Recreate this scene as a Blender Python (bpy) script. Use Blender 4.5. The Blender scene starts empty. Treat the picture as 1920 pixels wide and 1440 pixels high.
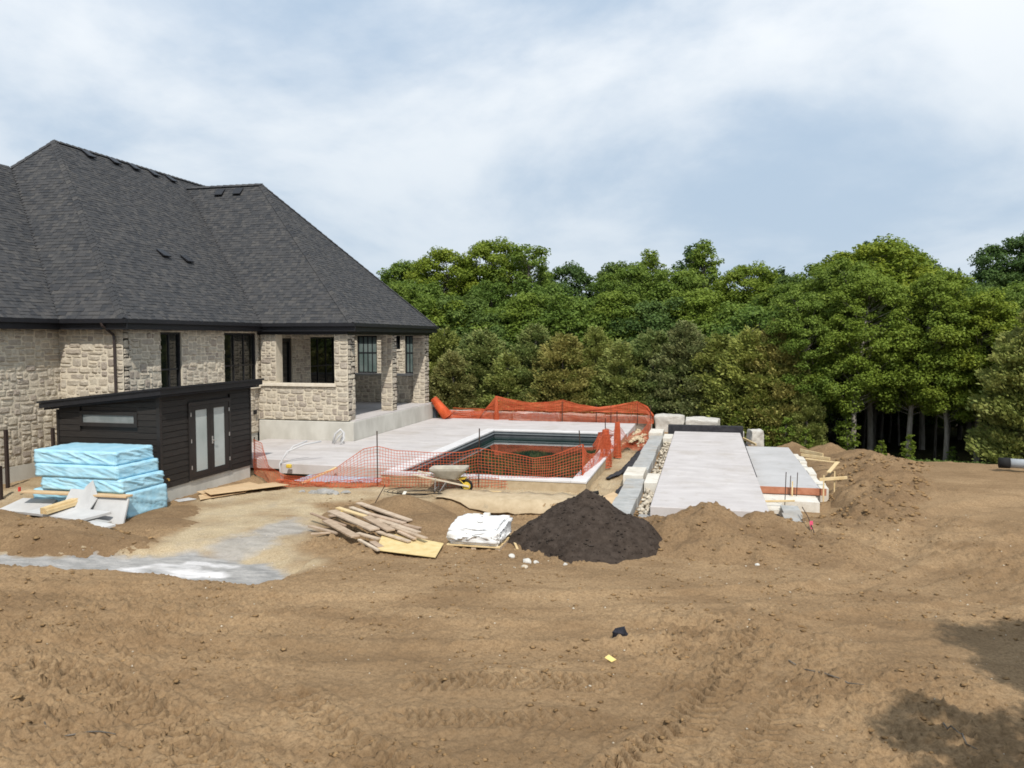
import bpy, bmesh, math, random
import numpy as np
from mathutils import Vector, Matrix, noise as mnoise

# ------------------------------------------------------------------ camera, sky, sun, exposure
S = bpy.context.scene
COL = S.collection
R = math.radians
CAM_Z = 4.0
camd = bpy.data.cameras.new('camera')
camd.sensor_width = 36.0
camd.lens = 36.0 * 1500 / 1920
camd.clip_start = 0.1
camd.clip_end = 3000
cam = bpy.data.objects.new('camera', camd)
COL.objects.link(cam)
cam.location = (0, 0, CAM_Z)
cam.rotation_euler = (R(90 - 3.281), 0, R(13.547))
S.camera = cam
S.view_settings.view_transform = 'Standard'
S.view_settings.look = 'None'
S.view_settings.exposure = 0.42
S.view_settings.gamma = 1
S.view_settings.use_curve_mapping = False
S.render.engine = 'CYCLES'
S.cycles.use_denoising = True
S.cycles.max_bounces = 6
S.cycles.transparent_max_bounces = 6
S.cycles.filter_width = 1.7

SUN_EL, SUN_A = 50.0, 24.0           # elevation; angle from the -y axis towards +x
sun_dir = Vector((math.sin(R(SUN_A)) * math.cos(R(SUN_EL)), -math.cos(R(SUN_A)) * math.cos(R(SUN_EL)), math.sin(R(SUN_EL))))

w = bpy.data.worlds.new('World')
S.world = w
w.use_nodes = True
wt = w.node_tree
wt.nodes.clear()
def wn(t, **k):
    n = wt.nodes.new(t)
    for a, b in k.items():
        setattr(n, a, b)
    return n
WL = wt.links.new
wout = wn('ShaderNodeOutputWorld')
wbg = wn('ShaderNodeBackground')
wbg.inputs['Strength'].default_value = 0.1
sky = wn('ShaderNodeTexSky', sky_type='NISHITA', sun_disc=False)
sky.sun_elevation = R(SUN_EL)
sky.sun_rotation = math.atan2(sun_dir.x, sun_dir.y)
sky.air_density = 1.0
sky.dust_density = 2.0
tc = wn('ShaderNodeTexCoord')
sx = wn('ShaderNodeSeparateXYZ')
WL(tc.outputs['Generated'], sx.inputs[0])
zz = wn('ShaderNodeMath', operation='MAXIMUM'); WL(sx.outputs['Z'], zz.inputs[0]); zz.inputs[1].default_value = 0.0
za = wn('ShaderNodeMath', operation='ADD'); WL(zz.outputs[0], za.inputs[0]); za.inputs[1].default_value = 0.30
dx = wn('ShaderNodeMath', operation='DIVIDE'); WL(sx.outputs['X'], dx.inputs[0]); WL(za.outputs[0], dx.inputs[1])
dy = wn('ShaderNodeMath', operation='DIVIDE'); WL(sx.outputs['Y'], dy.inputs[0]); WL(za.outputs[0], dy.inputs[1])
cx = wn('ShaderNodeCombineXYZ'); WL(dx.outputs[0], cx.inputs[0]); WL(dy.outputs[0], cx.inputs[1])
def wnoise(scale, detail, rough, off, dist=0.0):
    m = wn('ShaderNodeMapping'); m.inputs['Location'].default_value = off
    WL(cx.outputs[0], m.inputs['Vector'])
    n = wn('ShaderNodeTexNoise'); n.inputs['Scale'].default_value = scale
    n.inputs['Detail'].default_value = detail; n.inputs['Roughness'].default_value = rough
    n.inputs['Distortion'].default_value = dist
    WL(m.outputs[0], n.inputs['Vector'])
    return n
def wramp(src, p0, p1):
    r = wn('ShaderNodeMapRange', interpolation_type='SMOOTHSTEP')
    r.inputs['From Min'].default_value = p0; r.inputs['From Max'].default_value = p1
    WL(src, r.inputs['Value'])
    return r
nA = wnoise(0.5, 7, 0.5, (0.5, 1.2, 0.0), 0.2)
nB = wnoise(1.05, 10, 0.55, (3.1, 5.3, 2.0), 0.25)
cover = wramp(nA.outputs['Fac'], 0.12, 0.40)
shade = wramp(nB.outputs['Fac'], 0.37, 0.62)
cgrey = wn('ShaderNodeMix', data_type='RGBA')
cgrey.inputs['A'].default_value = (3.5, 4.5, 5.75, 1)
cgrey.inputs['B'].default_value = (7.0, 7.35, 7.7, 1)
WL(shade.outputs[0], cgrey.inputs['Factor'])
skyup = wn('ShaderNodeMix', data_type='RGBA', blend_type='ADD')
skyup.inputs['Factor'].default_value = 1.0
skyup.inputs['B'].default_value = (1.3, 1.8, 2.5, 1)
WL(sky.outputs[0], skyup.inputs['A'])
cmix = wn('ShaderNodeMix', data_type='RGBA')
WL(cover.outputs[0], cmix.inputs['Factor'])
WL(skyup.outputs['Result'], cmix.inputs['A'])
WL(cgrey.outputs['Result'], cmix.inputs['B'])
# thin even veil towards the horizon
hz = wn('ShaderNodeMapRange'); hz.inputs['From Min'].default_value = 0.0; hz.inputs['From Max'].default_value = 0.34
hz.inputs['To Min'].default_value = 0.8; hz.inputs['To Max'].default_value = 0.0
WL(zz.outputs[0], hz.inputs['Value'])
hmix = wn('ShaderNodeMix', data_type='RGBA')
WL(hz.outputs[0], hmix.inputs['Factor'])
WL(cmix.outputs['Result'], hmix.inputs['A'])
hmix.inputs['B'].default_value = (4.0, 4.85, 5.7, 1)
WL(hmix.outputs['Result'], wbg.inputs['Color'])
WL(wbg.outputs[0], wout.inputs[0])

sl = bpy.data.lights.new('sun', 'SUN')
sl.energy = 2.9
sl.angle = R(0.6)
sl.color = (1.0, 0.945, 0.87)
sun = bpy.data.objects.new('sun', sl)
COL.objects.link(sun)
sun.rotation_euler = sun_dir.to_track_quat('Z', 'Y').to_euler()
sun.location = (20, -40, 60)

# ------------------------------------------------------------------ helpers
LOC = {}
def meta(o, label=None, cat=None, group=None, kind=None):
    if label: o['label'] = label
    if cat: o['category'] = cat
    if group: o['group'] = group
    if kind: o['kind'] = kind
    return o
def thing(name, label, cat, loc=(0, 0, 0), group=None):
    o = bpy.data.objects.new(name, None)
    COL.objects.link(o)
    o.empty_display_size = 0.2
    o.location = loc
    LOC[o.name] = Vector(loc)
    return meta(o, label, cat, group)
def put(name, me, m=None, parent=None, mw=None):
    """links a mesh as one object; vertices (times mw) are in site coordinates"""
    o = bpy.data.objects.new(name, me)
    COL.objects.link(o)
    if m is not None and len(me.materials) == 0:
        me.materials.append(m)
    if parent is not None:
        o.parent = parent
        if parent.name in LOC:
            o.matrix_parent_inverse = Matrix.Translation(-LOC[parent.name])
    if mw is not None:
        o.matrix_basis = mw
    return o
def mesh_np(name, verts, quads, smooth=False, rnd=None):
    verts = np.asarray(verts, np.float32); quads = np.asarray(quads, np.int32)
    k = quads.shape[1]
    me = bpy.data.meshes.new(name)
    me.vertices.add(len(verts)); me.vertices.foreach_set('co', verts.ravel())
    me.loops.add(quads.size); me.loops.foreach_set('vertex_index', quads.ravel())
    me.polygons.add(len(quads))
    me.polygons.foreach_set('loop_start', np.arange(0, quads.size, k, dtype=np.int32))
    me.polygons.foreach_set('loop_total', np.full(len(quads), k, np.int32))
    if smooth:
        me.polygons.foreach_set('use_smooth', np.ones(len(quads), bool))
    if rnd is not None:
        a = me.attributes.new('rnd', 'FLOAT', 'FACE'); a.data.foreach_set('value', np.asarray(rnd, np.float32))
    me.update(calc_edges=True)
    return me
class MB:
    """collects simple shapes into one mesh"""
    def __init__(s): s.v = []; s.f = []; s.r = []
    def raw(s, vs, fs, r=0.0):
        b = len(s.v); s.v += [tuple(p) for p in vs]
        for f in fs: s.f.append(tuple(b + i for i in f)); s.r.append(r)
        return s
    def box(s, a, b, r=0.0):
        x0, y0, z0 = [min(p, q) for p, q in zip(a, b)]; x1, y1, z1 = [max(p, q) for p, q in zip(a, b)]
        return s.raw([(x0, y0, z0), (x1, y0, z0), (x1, y1, z0), (x0, y1, z0), (x0, y0, z1), (x1, y0, z1), (x1, y1, z1), (x0, y1, z1)],
              [(3, 2, 1, 0), (4, 5, 6, 7), (0, 1, 5, 4), (1, 2, 6, 5), (2, 3, 7, 6), (3, 0, 4, 7)], r)
    def beam(s, p, q, wd, ht, up=(0, 0, 1), r=0.0):
        p = Vector(p); q = Vector(q); d = (q - p).normalized(); sd = d.cross(Vector(up))
        if sd.length < 1e-4: sd = d.cross(Vector((1, 0, 0)))
        sd.normalize(); u = sd.cross(d).normalized(); a = sd * wd / 2; b = u * ht / 2
        vs = [p - a - b, p + a - b, p + a + b, p - a + b, q - a - b, q + a - b, q + a + b, q - a + b]
        return s.raw(vs, [(0, 3, 2, 1), (4, 5, 6, 7), (0, 1, 5, 4), (1, 2, 6, 5), (2, 3, 7, 6), (3, 0, 4, 7)][0:6], r)
    def tube(s, pts, rad, n=8, cap=True):
        pts = [Vector(p) for p in pts]; rads = rad if isinstance(rad, (list, tuple)) else [rad] * len(pts)
        b = len(s.v); prev = None
        for i, p in enumerate(pts):
            d = (pts[min(i + 1, len(pts) - 1)] - pts[max(i - 1, 0)]).normalized()
            x = d.cross(Vector((0, 0, 1)) if abs(d.z) < .95 else Vector((1, 0, 0))).normalized()
            if prev is not None:
                x = (prev - d * prev.dot(d))
                x = x.normalized() if x.length > 1e-4 else d.orthogonal().normalized()
            prev = x; y = d.cross(x)
            for k in range(n):
                a = 2 * math.pi * k / n
                s.v.append(tuple(p + (x * math.cos(a) + y * math.sin(a)) * rads[i]))
        for i in range(len(pts) - 1):
            for k in range(n):
                s.f.append((b + i * n + k, b + i * n + (k + 1) % n, b + (i + 1) * n + (k + 1) % n, b + (i + 1) * n + k)); s.r.append(0.0)
        if cap:
            s.f.append(tuple(b + k for k in range(n))[::-1]); s.r.append(0.0)
            s.f.append(tuple(b + (len(pts) - 1) * n + k for k in range(n))); s.r.append(0.0)
        return s
    def mesh(s, name, smooth=False):
        me = bpy.data.meshes.new(name); me.from_pydata(s.v, [], s.f)
        if any(s.r):
            a = me.attributes.new('rnd', 'FLOAT', 'FACE'); a.data.foreach_set('value', s.r)
        if smooth: me.polygons.foreach_set('use_smooth', [True] * len(me.polygons))
        me.update()
        return me
    def build(s, name, m, parent=None, smooth=False, bevel=0.0):
        me = s.mesh(name, smooth)
        if bevel: bev(me, bevel)
        return put(name, me, m, parent)
def bev(me, w, seg=1):
    bm = bmesh.new(); bm.from_mesh(me)
    bmesh.ops.bevel(bm, geom=list(bm.edges), offset=w, segments=seg, affect='EDGES', profile=0.7)
    bm.to_mesh(me); bm.free(); me.update()
def jitter(me, amp, sc, seed=0, cuts=0):
    bm = bmesh.new(); bm.from_mesh(me)
    if cuts: bmesh.ops.subdivide_edges(bm, edges=list(bm.edges), cuts=cuts, use_grid_fill=True)
    for v in bm.verts:
        v.co += mnoise.noise_vector(v.co * sc + Vector((seed * 3.7, seed * 1.3, seed))) * amp
    bm.to_mesh(me); bm.free(); me.update()
# lattice noise for the terrain
def _lat(ix, iy, seed):
    h = (ix.astype(np.int64) * 374761393 + iy.astype(np.int64) * 668265263 + seed * 974711) & 0x7fffffff
    h = ((h ^ (h >> 13)) * 1274126177) & 0x7fffffff
    h = (h ^ (h >> 16)) & 0xffff
    return h / 32767.5 - 1.0
def vnoise(x, y, seed=0):
    x = np.asarray(x, float); y = np.asarray(y, float)
    ix = np.floor(x); iy = np.floor(y); fx = x - ix; fy = y - iy
    ix = ix.astype(np.int64); iy = iy.astype(np.int64)
    sx_ = fx * fx * fx * (fx * (fx * 6 - 15) + 10); sy_ = fy * fy * fy * (fy * (fy * 6 - 15) + 10)
    a = _lat(ix, iy, seed); b = _lat(ix + 1, iy, seed); c = _lat(ix, iy + 1, seed); d = _lat(ix + 1, iy + 1, seed)
    return (a + (b - a) * sx_) * (1 - sy_) + (c + (d - c) * sx_) * sy_
def fbm(x, y, sc, octv=4, seed=0, gain=.5):
    t = 0; a = 1.0; n = 0
    for o in range(octv):
        # rotate the lattice between octaves so that no grid shows
        an = 0.6 + 1.1 * o; c, s_ = math.cos(an), math.sin(an)
        xx = (x * c - y * s_) / sc * 2 ** o; yy = (x * s_ + y * c) / sc * 2 ** o
        t = t + a * vnoise(xx, yy, seed + o * 17); n += a; a *= gain
    return t / n
def sstep(a, b, x):
    t = np.clip((x - a) / (b - a), 0, 1); return t * t * (3 - 2 * t)
_q = cam.rotation_euler.to_matrix()
def pixel(p):
    """where a point shows in the photograph: used only to rank pieces by size"""
    q = _q.transposed() @ (Vector(p) - Vector((0, 0, CAM_Z)))
    return 960 + 1500 * q.x / max(-q.z, .01), 720 - 1500 * q.y / max(-q.z, .01), -q.z
def frame(o, x, y, z):
    m = Matrix((( x[0], y[0], z[0], o[0]), (x[1], y[1], z[1], o[1]), (x[2], y[2], z[2], o[2]), (0, 0, 0, 1)))
    return m

# ------------------------------------------------------------------ materials
def mat(name, c1, c2=None, scale=4.0, detail=6, rough=.85, bump=0.0, bscale=30.0, rnd=0.0, palette=None, spec=.25,
        metal=0.0, stretch=(1, 1, 1), lo=.35, hi=.65, trans=0.0, bdetail=6, coat=0.0, objc=False, objv=False, stain=None):
    m = bpy.data.materials.new(name); m.use_nodes = True
    t = m.node_tree; N = t.nodes; L = t.links.new; N.clear()
    out = N.new('ShaderNodeOutputMaterial'); p = N.new('ShaderNodeBsdfPrincipled')
    p.inputs['Roughness'].default_value = rough; p.inputs['Metallic'].default_value = metal
    p.inputs['Specular IOR Level'].default_value = spec
    p.inputs['Coat Weight'].default_value = coat
    if objc:
        g_ = N.new('ShaderNodeTexCoord'); src = g_.outputs['Object']
    else:
        g_ = N.new('ShaderNodeNewGeometry'); src = g_.outputs['Position']
    mp = N.new('ShaderNodeMapping'); mp.inputs['Scale'].default_value = stretch
    L(src, mp.inputs['Vector'])
    nz = N.new('ShaderNodeTexNoise'); nz.inputs['Scale'].default_value = scale; nz.inputs['Detail'].default_value = detail
    nz.inputs['Roughness'].default_value = .6
    L(mp.outputs[0], nz.inputs['Vector'])
    mr = N.new('ShaderNodeMapRange'); mr.inputs['From Min'].default_value = lo; mr.inputs['From Max'].default_value = hi
    L(nz.outputs['Fac'], mr.inputs['Value'])
    fac = None
    if rnd or palette:
        at = N.new('ShaderNodeAttribute'); at.attribute_name = 'rnd'
        oi = N.new('ShaderNodeObjectInfo')
        ad = N.new('ShaderNodeMath'); ad.operation = 'ADD'; L(at.outputs['Fac'], ad.inputs[0]); L(oi.outputs['Random'], ad.inputs[1])
        fr = N.new('ShaderNodeMath'); fr.operation = 'FRACT'; L(ad.outputs[0], fr.inputs[0]); fac = fr.outputs[0]
    mx = N.new('ShaderNodeMix'); mx.data_type = 'RGBA'
    if palette:
        cr = N.new('ShaderNodeValToRGB'); els = cr.color_ramp.elements
        while len(els) < len(palette): els.new(.5)
        for i, c in enumerate(palette):
            els[i].position = i / (len(palette) - 1); els[i].color = (*c, 1)
        L(fac, cr.inputs[0])
        dk = N.new('ShaderNodeMix'); dk.data_type = 'RGBA'; dk.blend_type = 'MULTIPLY'; dk.inputs['Factor'].default_value = 1
        L(cr.outputs[0], dk.inputs['A']); dk.inputs['B'].default_value = (*(c2 or (.75, .75, .75)), 1)
        L(cr.outputs[0], mx.inputs['B']); L(dk.outputs['Result'], mx.inputs['A'])
    else:
        mx.inputs['A'].default_value = (*c1, 1); mx.inputs['B'].default_value = (*(c2 or c1), 1)
    L(mr.outputs[0], mx.inputs['Factor'])
    col = mx.outputs['Result']
    if rnd:
        br = N.new('ShaderNodeMapRange'); br.inputs['To Min'].default_value = 1 - rnd; br.inputs['To Max'].default_value = 1 + rnd
        L(fac, br.inputs['Value'])
        hs = N.new('ShaderNodeMix'); hs.data_type = 'RGBA'; hs.blend_type = 'MULTIPLY'; hs.inputs['Factor'].default_value = 1
        L(col, hs.inputs['A']); L(br.outputs[0], hs.inputs['B']); col = hs.outputs['Result']
    if objv:                       # each plant has its own tone
        ov = N.new('ShaderNodeMix'); ov.data_type = 'RGBA'; ov.inputs['A'].default_value = (.80, .86, .92, 1); ov.inputs['B'].default_value = (1.26, 1.14, .90, 1)
        o2 = N.new('ShaderNodeObjectInfo'); L(o2.outputs['Random'], ov.inputs['Factor'])
        hv = N.new('ShaderNodeMix'); hv.data_type = 'RGBA'; hv.blend_type = 'MULTIPLY'; hv.inputs['Factor'].default_value = 1
        L(col, hv.inputs['A']); L(ov.outputs['Result'], hv.inputs['B']); col = hv.outputs['Result']
    if stain:                      # dust and damp marks with a shape of their own
        for sc_, a_, b_, f_ in ((.55, .52, .72, .55), (2.6, .56, .70, .45), (14., .60, .72, .4)):
            sn = N.new('ShaderNodeTexNoise'); sn.inputs['Scale'].default_value = sc_; sn.inputs['Detail'].default_value = 9; sn.inputs['Roughness'].default_value = .65
            L(g_.outputs[0], sn.inputs['Vector'])
            sr = N.new('ShaderNodeMapRange'); sr.inputs['From Min'].default_value = a_; sr.inputs['From Max'].default_value = b_; sr.inputs['To Max'].default_value = f_
            L(sn.outputs['Fac'], sr.inputs['Value'])
            sm = N.new('ShaderNodeMix'); sm.data_type = 'RGBA'; L(sr.outputs[0], sm.inputs['Factor']); L(col, sm.inputs['A']); sm.inputs['B'].default_value = (*stain, 1); col = sm.outputs['Result']
    L(col, p.inputs['Base Color'])
    if bump:
        bn = N.new('ShaderNodeTexNoise'); bn.inputs['Scale'].default_value = bscale; bn.inputs['Detail'].default_value = bdetail
        L(mp.outputs[0], bn.inputs['Vector'])
        bp = N.new('ShaderNodeBump'); bp.inputs['Strength'].default_value = 1.0; bp.inputs['Distance'].default_value = bump
        L(bn.outputs['Fac'], bp.inputs['Height']); L(bp.outputs[0], p.inputs['Normal'])
    sh = p.outputs[0]
    if trans:
        tr = N.new('ShaderNodeBsdfTranslucent'); L(col, tr.inputs['Color'])
        ms = N.new('ShaderNodeMixShader'); ms.inputs[0].default_value = trans
        L(p.outputs[0], ms.inputs[1]); L(tr.outputs[0], ms.inputs[2]); sh = ms.outputs[0]
    L(sh, out.inputs[0])
    return m
STONE = mat('ashlar_stone', None, (.74, .72, .70), scale=9, rough=.92, bump=.02, bscale=16, spec=.1,
            palette=[(.54, .485, .39), (.48, .435, .36), (.57, .505, .40), (.445, .395, .33), (.595, .54, .435), (.51, .455, .365), (.37, .32, .27), (.53, .485, .40)])
MORTAR = mat('mortar', (.56, .495, .385), (.66, .595, .475), scale=14, bump=.01, bscale=40)
CONC = mat('foundation_concrete', (.44, .425, .375), (.58, .565, .51), scale=1.3, detail=9, rough=.9, bump=.003, bscale=50, stretch=(1, 1, .5))
SLABC = mat('broomed_concrete', (.455, .425, .412), (.575, .543, .527), scale=.9, detail=10, rough=.88, bump=.003, bscale=60, stretch=(1, 2.2, 1), lo=.3, hi=.7, stain=(.36, .315, .265))
SLABD = mat('fresh_grey_concrete', (.40, .395, .39), (.50, .49, .485), scale=.9, detail=10, rough=.88, bump=.003, bscale=60, lo=.3, hi=.7, stain=(.33, .30, .265))
COPE = mat('pale_coping', (.58, .565, .56), (.68, .665, .655), scale=2, rough=.7)
SILL = mat('limestone_sill', (.62, .55, .44), (.72, .66, .55), scale=6, rough=.8)
SHING = mat('asphalt_shingle', None, (.72, .72, .74), scale=60, detail=3, rough=.95, bump=.004, bscale=160, spec=.12,
            palette=[(.067, .069, .072), (.088, .087, .087), (.057, .060, .064), (.104, .101, .097), (.076, .077, .079), (.052, .055, .060), (.087, .085, .083)])
DECKM = mat('roof_underlay', (.05, .05, .052))
BLACK = mat('black_aluminium', (.012, .012, .014), (.017, .017, .02), scale=6, rough=.45, spec=.4)
BROWNAL = mat('dark_brown_downpipe', (.035, .024, .022), (.045, .032, .028), rough=.4, spec=.4)
SOFFIT = mat('dark_soffit', (.018, .018, .021), rough=.7)
GLASS = mat('dark_window_glass', (.006, .008, .008), rough=.04, spec=.6)
GLASSG = mat('daylit_window_glass', (.10, .14, .13), (.17, .21, .20), scale=1.5, rough=.08, spec=.6)  # paler copy of the window glass: daylight on the panes put into the colour
SIDING = mat('dark_stained_siding', (.015, .0128, .0112), (.025, .021, .018), scale=3, rough=.62, stretch=(1, 1, 12), bump=.002, bscale=20, rnd=.22, spec=.35)
SIDINGB = mat('brown_black_trim', (.016, .014, .013), (.024, .020, .018), scale=3, rough=.5, spec=.4)
FROST = mat('frosted_glass', (.34, .39, .38), (.44, .48, .47), scale=.8, rough=.16, spec=.5)
STEEL = mat('dull_steel', (.45, .44, .42), (.55, .54, .52), rough=.45, metal=.7)
RUSTY = mat('dark_steel_stake', (.035, .026, .022), (.075, .045, .03), scale=15, rough=.75)
FOAM = mat('pale_blue_film', (.30, .57, .72), (.43, .68, .79), scale=2.5, rough=.42, spec=.4, bump=.004, bscale=9, stretch=(1, 1, 2.4))
GREYB = mat('grey_insulation_board', (.43, .43, .425), (.53, .53, .52), scale=2, rough=.85)
WHITEF = mat('white_foam_block', (.60, .565, .49), (.72, .69, .62), scale=5, rough=.85, bump=.004, bscale=60, stain=(.44, .36, .26))
WOOD = mat('weathered_board', None, (.74, .72, .70), scale=5, rough=.85, stretch=(1, 1, 1), bump=.002, bscale=40,
           palette=[(.46, .35, .25), (.57, .46, .345), (.38, .27, .19), (.62, .52, .40), (.50, .37, .27)])
WOODP = mat('fresh_pine', (.58, .43, .22), (.70, .55, .32), scale=5, rough=.8, bump=.002, bscale=40)
PLY = mat('plywood_face', (.52, .36, .20), (.63, .46, .28), scale=2.5, rough=.8, stretch=(1, 4, 1))
OSB = mat('yellow_board_face', (.58, .44, .20), (.68, .54, .28), scale=6, rough=.8)
FORMR = mat('red_brown_form_board', (.34, .13, .07), (.45, .20, .12), scale=5, rough=.75)
ORANGE = mat('orange_plastic_net', (.60, .115, .045), (.70, .165, .07), scale=3, rough=.55, trans=.25)
ARM = mat('armour_stone', (.33, .28, .23), (.50, .45, .38), scale=2.6, detail=9, rough=.92, bump=.03, bscale=5)
PALES = mat('pale_limestone_block', (.46, .44, .40), (.60, .58, .53), scale=3.5, detail=9, rough=.9, bump=.02, bscale=7)
BLOCK = mat('grey_wall_block', (.32, .325, .315), (.43, .43, .415), scale=4, rough=.9, bump=.004, bscale=30, stain=(.34, .27, .19))
FABRIC = mat('black_fabric', (.022, .022, .026), (.045, .044, .048), scale=5, rough=.9, bump=.01, bscale=12)
GEOT = mat('sandy_geotextile', (.40, .31, .195), (.50, .40, .265), scale=4, rough=.95, bump=.006, bscale=20)
TOPSOIL = mat('black_topsoil', (.036, .0275, .022), (.068, .053, .043), scale=7, detail=10, rough=.97, bump=.02, bscale=22, spec=.05)
PVC = mat('white_conduit', (.52, .52, .52), rough=.4, spec=.4)
YELLOW = mat('yellow_paint', (.62, .43, .04), (.72, .53, .09), rough=.45, spec=.4)
RUBBER = mat('black_rubber', (.015, .015, .015), rough=.8)
TRAYM = mat('dusty_steel_tray', (.36, .33, .27), (.46, .43, .36), scale=6, rough=.7, spec=.3)
ASH = mat('pale_ash_handle', (.52, .45, .34), (.62, .55, .43), scale=8, rough=.7)
BAGM = mat('white_woven_sack', (.74, .74, .73), (.85, .85, .84), scale=5, rough=.55, bump=.006, bscale=14)
CEM = mat('grey_cement_lump', (.27, .265, .25), (.37, .36, .34), scale=8, rough=.95, bump=.01, bscale=30)
PINK = mat('pink_marking_tape', (.80, .12, .22), rough=.5)
REDT = mat('red_marking_tape', (.65, .06, .05), rough=.5)
LINER = mat('grey_pool_liner', (.055, .065, .072), (.085, .095, .10), scale=3, rough=.5, spec=.4)
WATER = mat('dark_green_pool_water', (.006, .020, .017), (.010, .030, .024), scale=.4, rough=.03, spec=.5, bump=.0008, bscale=4)
BARK = mat('grey_bark', (.10, .085, .068), (.19, .17, .145), scale=5, rough=.95, stretch=(3, 3, .6), bump=.02, bscale=12)
BARKP = mat('pale_bark', (.20, .18, .15), (.34, .31, .27), scale=4, rough=.95, stretch=(3, 3, .6), bump=.02, bscale=12)
def leafmat(name, pal, trans=.3):
    return mat(name, None, (.72, .74, .68), scale=.8, detail=3, rough=.6, spec=.22, palette=pal, trans=trans, objv=True)
LEAF_A = leafmat('maple_leaf', [(0.167, 0.253, 0.044), (0.220, 0.311, 0.056), (0.137, 0.215, 0.039), (0.264, 0.353, 0.066), (0.179, 0.264, 0.049)], .38)
LEAF_B = leafmat('pale_maple_leaf', [(0.186, 0.270, 0.041), (0.235, 0.316, 0.048), (0.149, 0.230, 0.037), (0.267, 0.339, 0.053), (0.199, 0.276, 0.048)], .38)
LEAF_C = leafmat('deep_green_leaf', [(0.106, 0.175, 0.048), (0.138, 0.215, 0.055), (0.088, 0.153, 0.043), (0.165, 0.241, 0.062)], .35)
CEDAR = leafmat('olive_cedar_frond', [(0.264, 0.321, 0.094), (0.320, 0.366, 0.112), (0.216, 0.283, 0.085), (0.376, 0.393, 0.136), (0.283, 0.326, 0.101)], .28)
CEDARB = leafmat('brownish_cedar_frond', [(0.279, 0.291, 0.109), (0.338, 0.323, 0.130), (0.236, 0.271, 0.093), (0.371, 0.347, 0.146)], .28)
PINE = leafmat('dark_conifer_needle', [(0.063, 0.113, 0.056), (0.080, 0.135, 0.063), (0.053, 0.099, 0.051)], .2)
# ------------------------------------------------------------------ the ground
def dirt_material(name, dry1, dry2, dark, bumpd=.03):
    m = bpy.data.materials.new(name); m.use_nodes = True
    t = m.node_tree; N = t.nodes; L = t.links.new; N.clear()
    out = N.new('ShaderNodeOutputMaterial'); p = N.new('ShaderNodeBsdfPrincipled')
    p.inputs['Roughness'].default_value = .96; p.inputs['Specular IOR Level'].default_value = .08
    g = N.new('ShaderNodeNewGeometry')
    def nz(sc, det, ro=.6, st=(1, 1, 1)):
        mp = N.new('ShaderNodeMapping'); mp.inputs['Scale'].default_value = st; L(g.outputs['Position'], mp.inputs[0])
        n = N.new('ShaderNodeTexNoise'); n.inputs['Scale'].default_value = sc; n.inputs['Detail'].default_value = det
        n.inputs['Roughness'].default_value = ro; L(mp.outputs[0], n.inputs['Vector']); return n.outputs['Fac']
    def mr(s, a, b, c=0., d=1.):
        r = N.new('ShaderNodeMapRange'); r.inputs['From Min'].default_value = a; r.inputs['From Max'].default_value = b
        r.inputs['To Min'].default_value = c; r.inputs['To Max'].default_value = d; L(s, r.inputs['Value']); return r.outputs[0]
    def mix(f, a, b, bt='MIX'):
        x = N.new('ShaderNodeMix'); x.data_type = 'RGBA'; x.blend_type = bt
        for s, k in ((f, 'Factor'), (a, 'A'), (b, 'B')):
            if hasattr(s, 'links'): L(s, x.inputs[k])
            else: x.inputs[k].default_value = s if k == 'Factor' else (*s, 1)
        return x.outputs['Result']
    def att(n):
        a = N.new('ShaderNodeAttribute'); a.attribute_name = n; return a.outputs['Fac']
    c = mix(mr(nz(.30, 9), .36, .64), dry1, dry2)
    c = mix(mr(nz(.8, 8, .62, (.5, 1, 1)), .50, .68, 0, .7), c, tuple(x * 1.02 for x in dark))
    c = mix(mr(nz(1.6, 9, .65, (.45, 1, 1)), .48, .72, 0, .75), c, dark)
    c = mix(mr(nz(22, 7, .75), .42, .70, 0, .8), c, tuple(x * .62 for x in dark))
    c = mix(mr(nz(7, 6, .7), .52, .74, 0, .45), c, tuple(x * .8 for x in dark))
    c = mix(mr(nz(60, 4), .62, .75, 0, .45), c, tuple(min(1, x * 1.5) for x in dry2))
    c = mix(att('damp'), c, tuple(x * .72 for x in dark))
    grav = mix(mr(nz(30, 5, .7), .35, .65), (.36, .28, .17), (.58, .475, .32))
    grav = mix(mr(nz(2.2, 6), .5, .7, 0, .6), grav, (.36, .30, .22))
    c = mix(att('grav'), c, grav)
    silt = mix(mr(nz(3.0, 8, .65, (.6, 1.6, 1)), .38, .62), (.27, .265, .255), (.42, .405, .385))
    c = mix(att('silt'), c, silt)
    c = mix(att('lime'), c, (.74, .72, .71))
    c = mix(att('litter'), c, mix(mr(nz(5, 6), .4, .6), (.045, .035, .02), (.06, .065, .022)))
    L(c, p.inputs['Base Color'])
    b1 = N.new('ShaderNodeMath'); b1.operation = 'ADD'
    b2 = N.new('ShaderNodeMath'); b2.operation = 'MULTIPLY'; b2.inputs[1].default_value = .45
    L(nz(55, 6, .7), b2.inputs[0]); L(nz(13, 6, .65), b1.inputs[0]); L(b2.outputs[0], b1.inputs[1])
    bp = N.new('ShaderNodeBump'); bp.inputs['Distance'].default_value = bumpd; bp.inputs['Strength'].default_value = 1
    L(b1.outputs[0], bp.inputs['Height']); L(bp.outputs[0], p.inputs['Normal'])
    L(p.outputs[0], out.inputs[0])
    return m
DIRT = dirt_material('dry_site_dirt', (.318, .212, .116), (.402, .277, .156), (.222, .143, .077))
DIRTM = dirt_material('heaped_dirt', (.265, .175, .096), (.325, .220, .122), (.175, .112, .062), .03)

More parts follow.
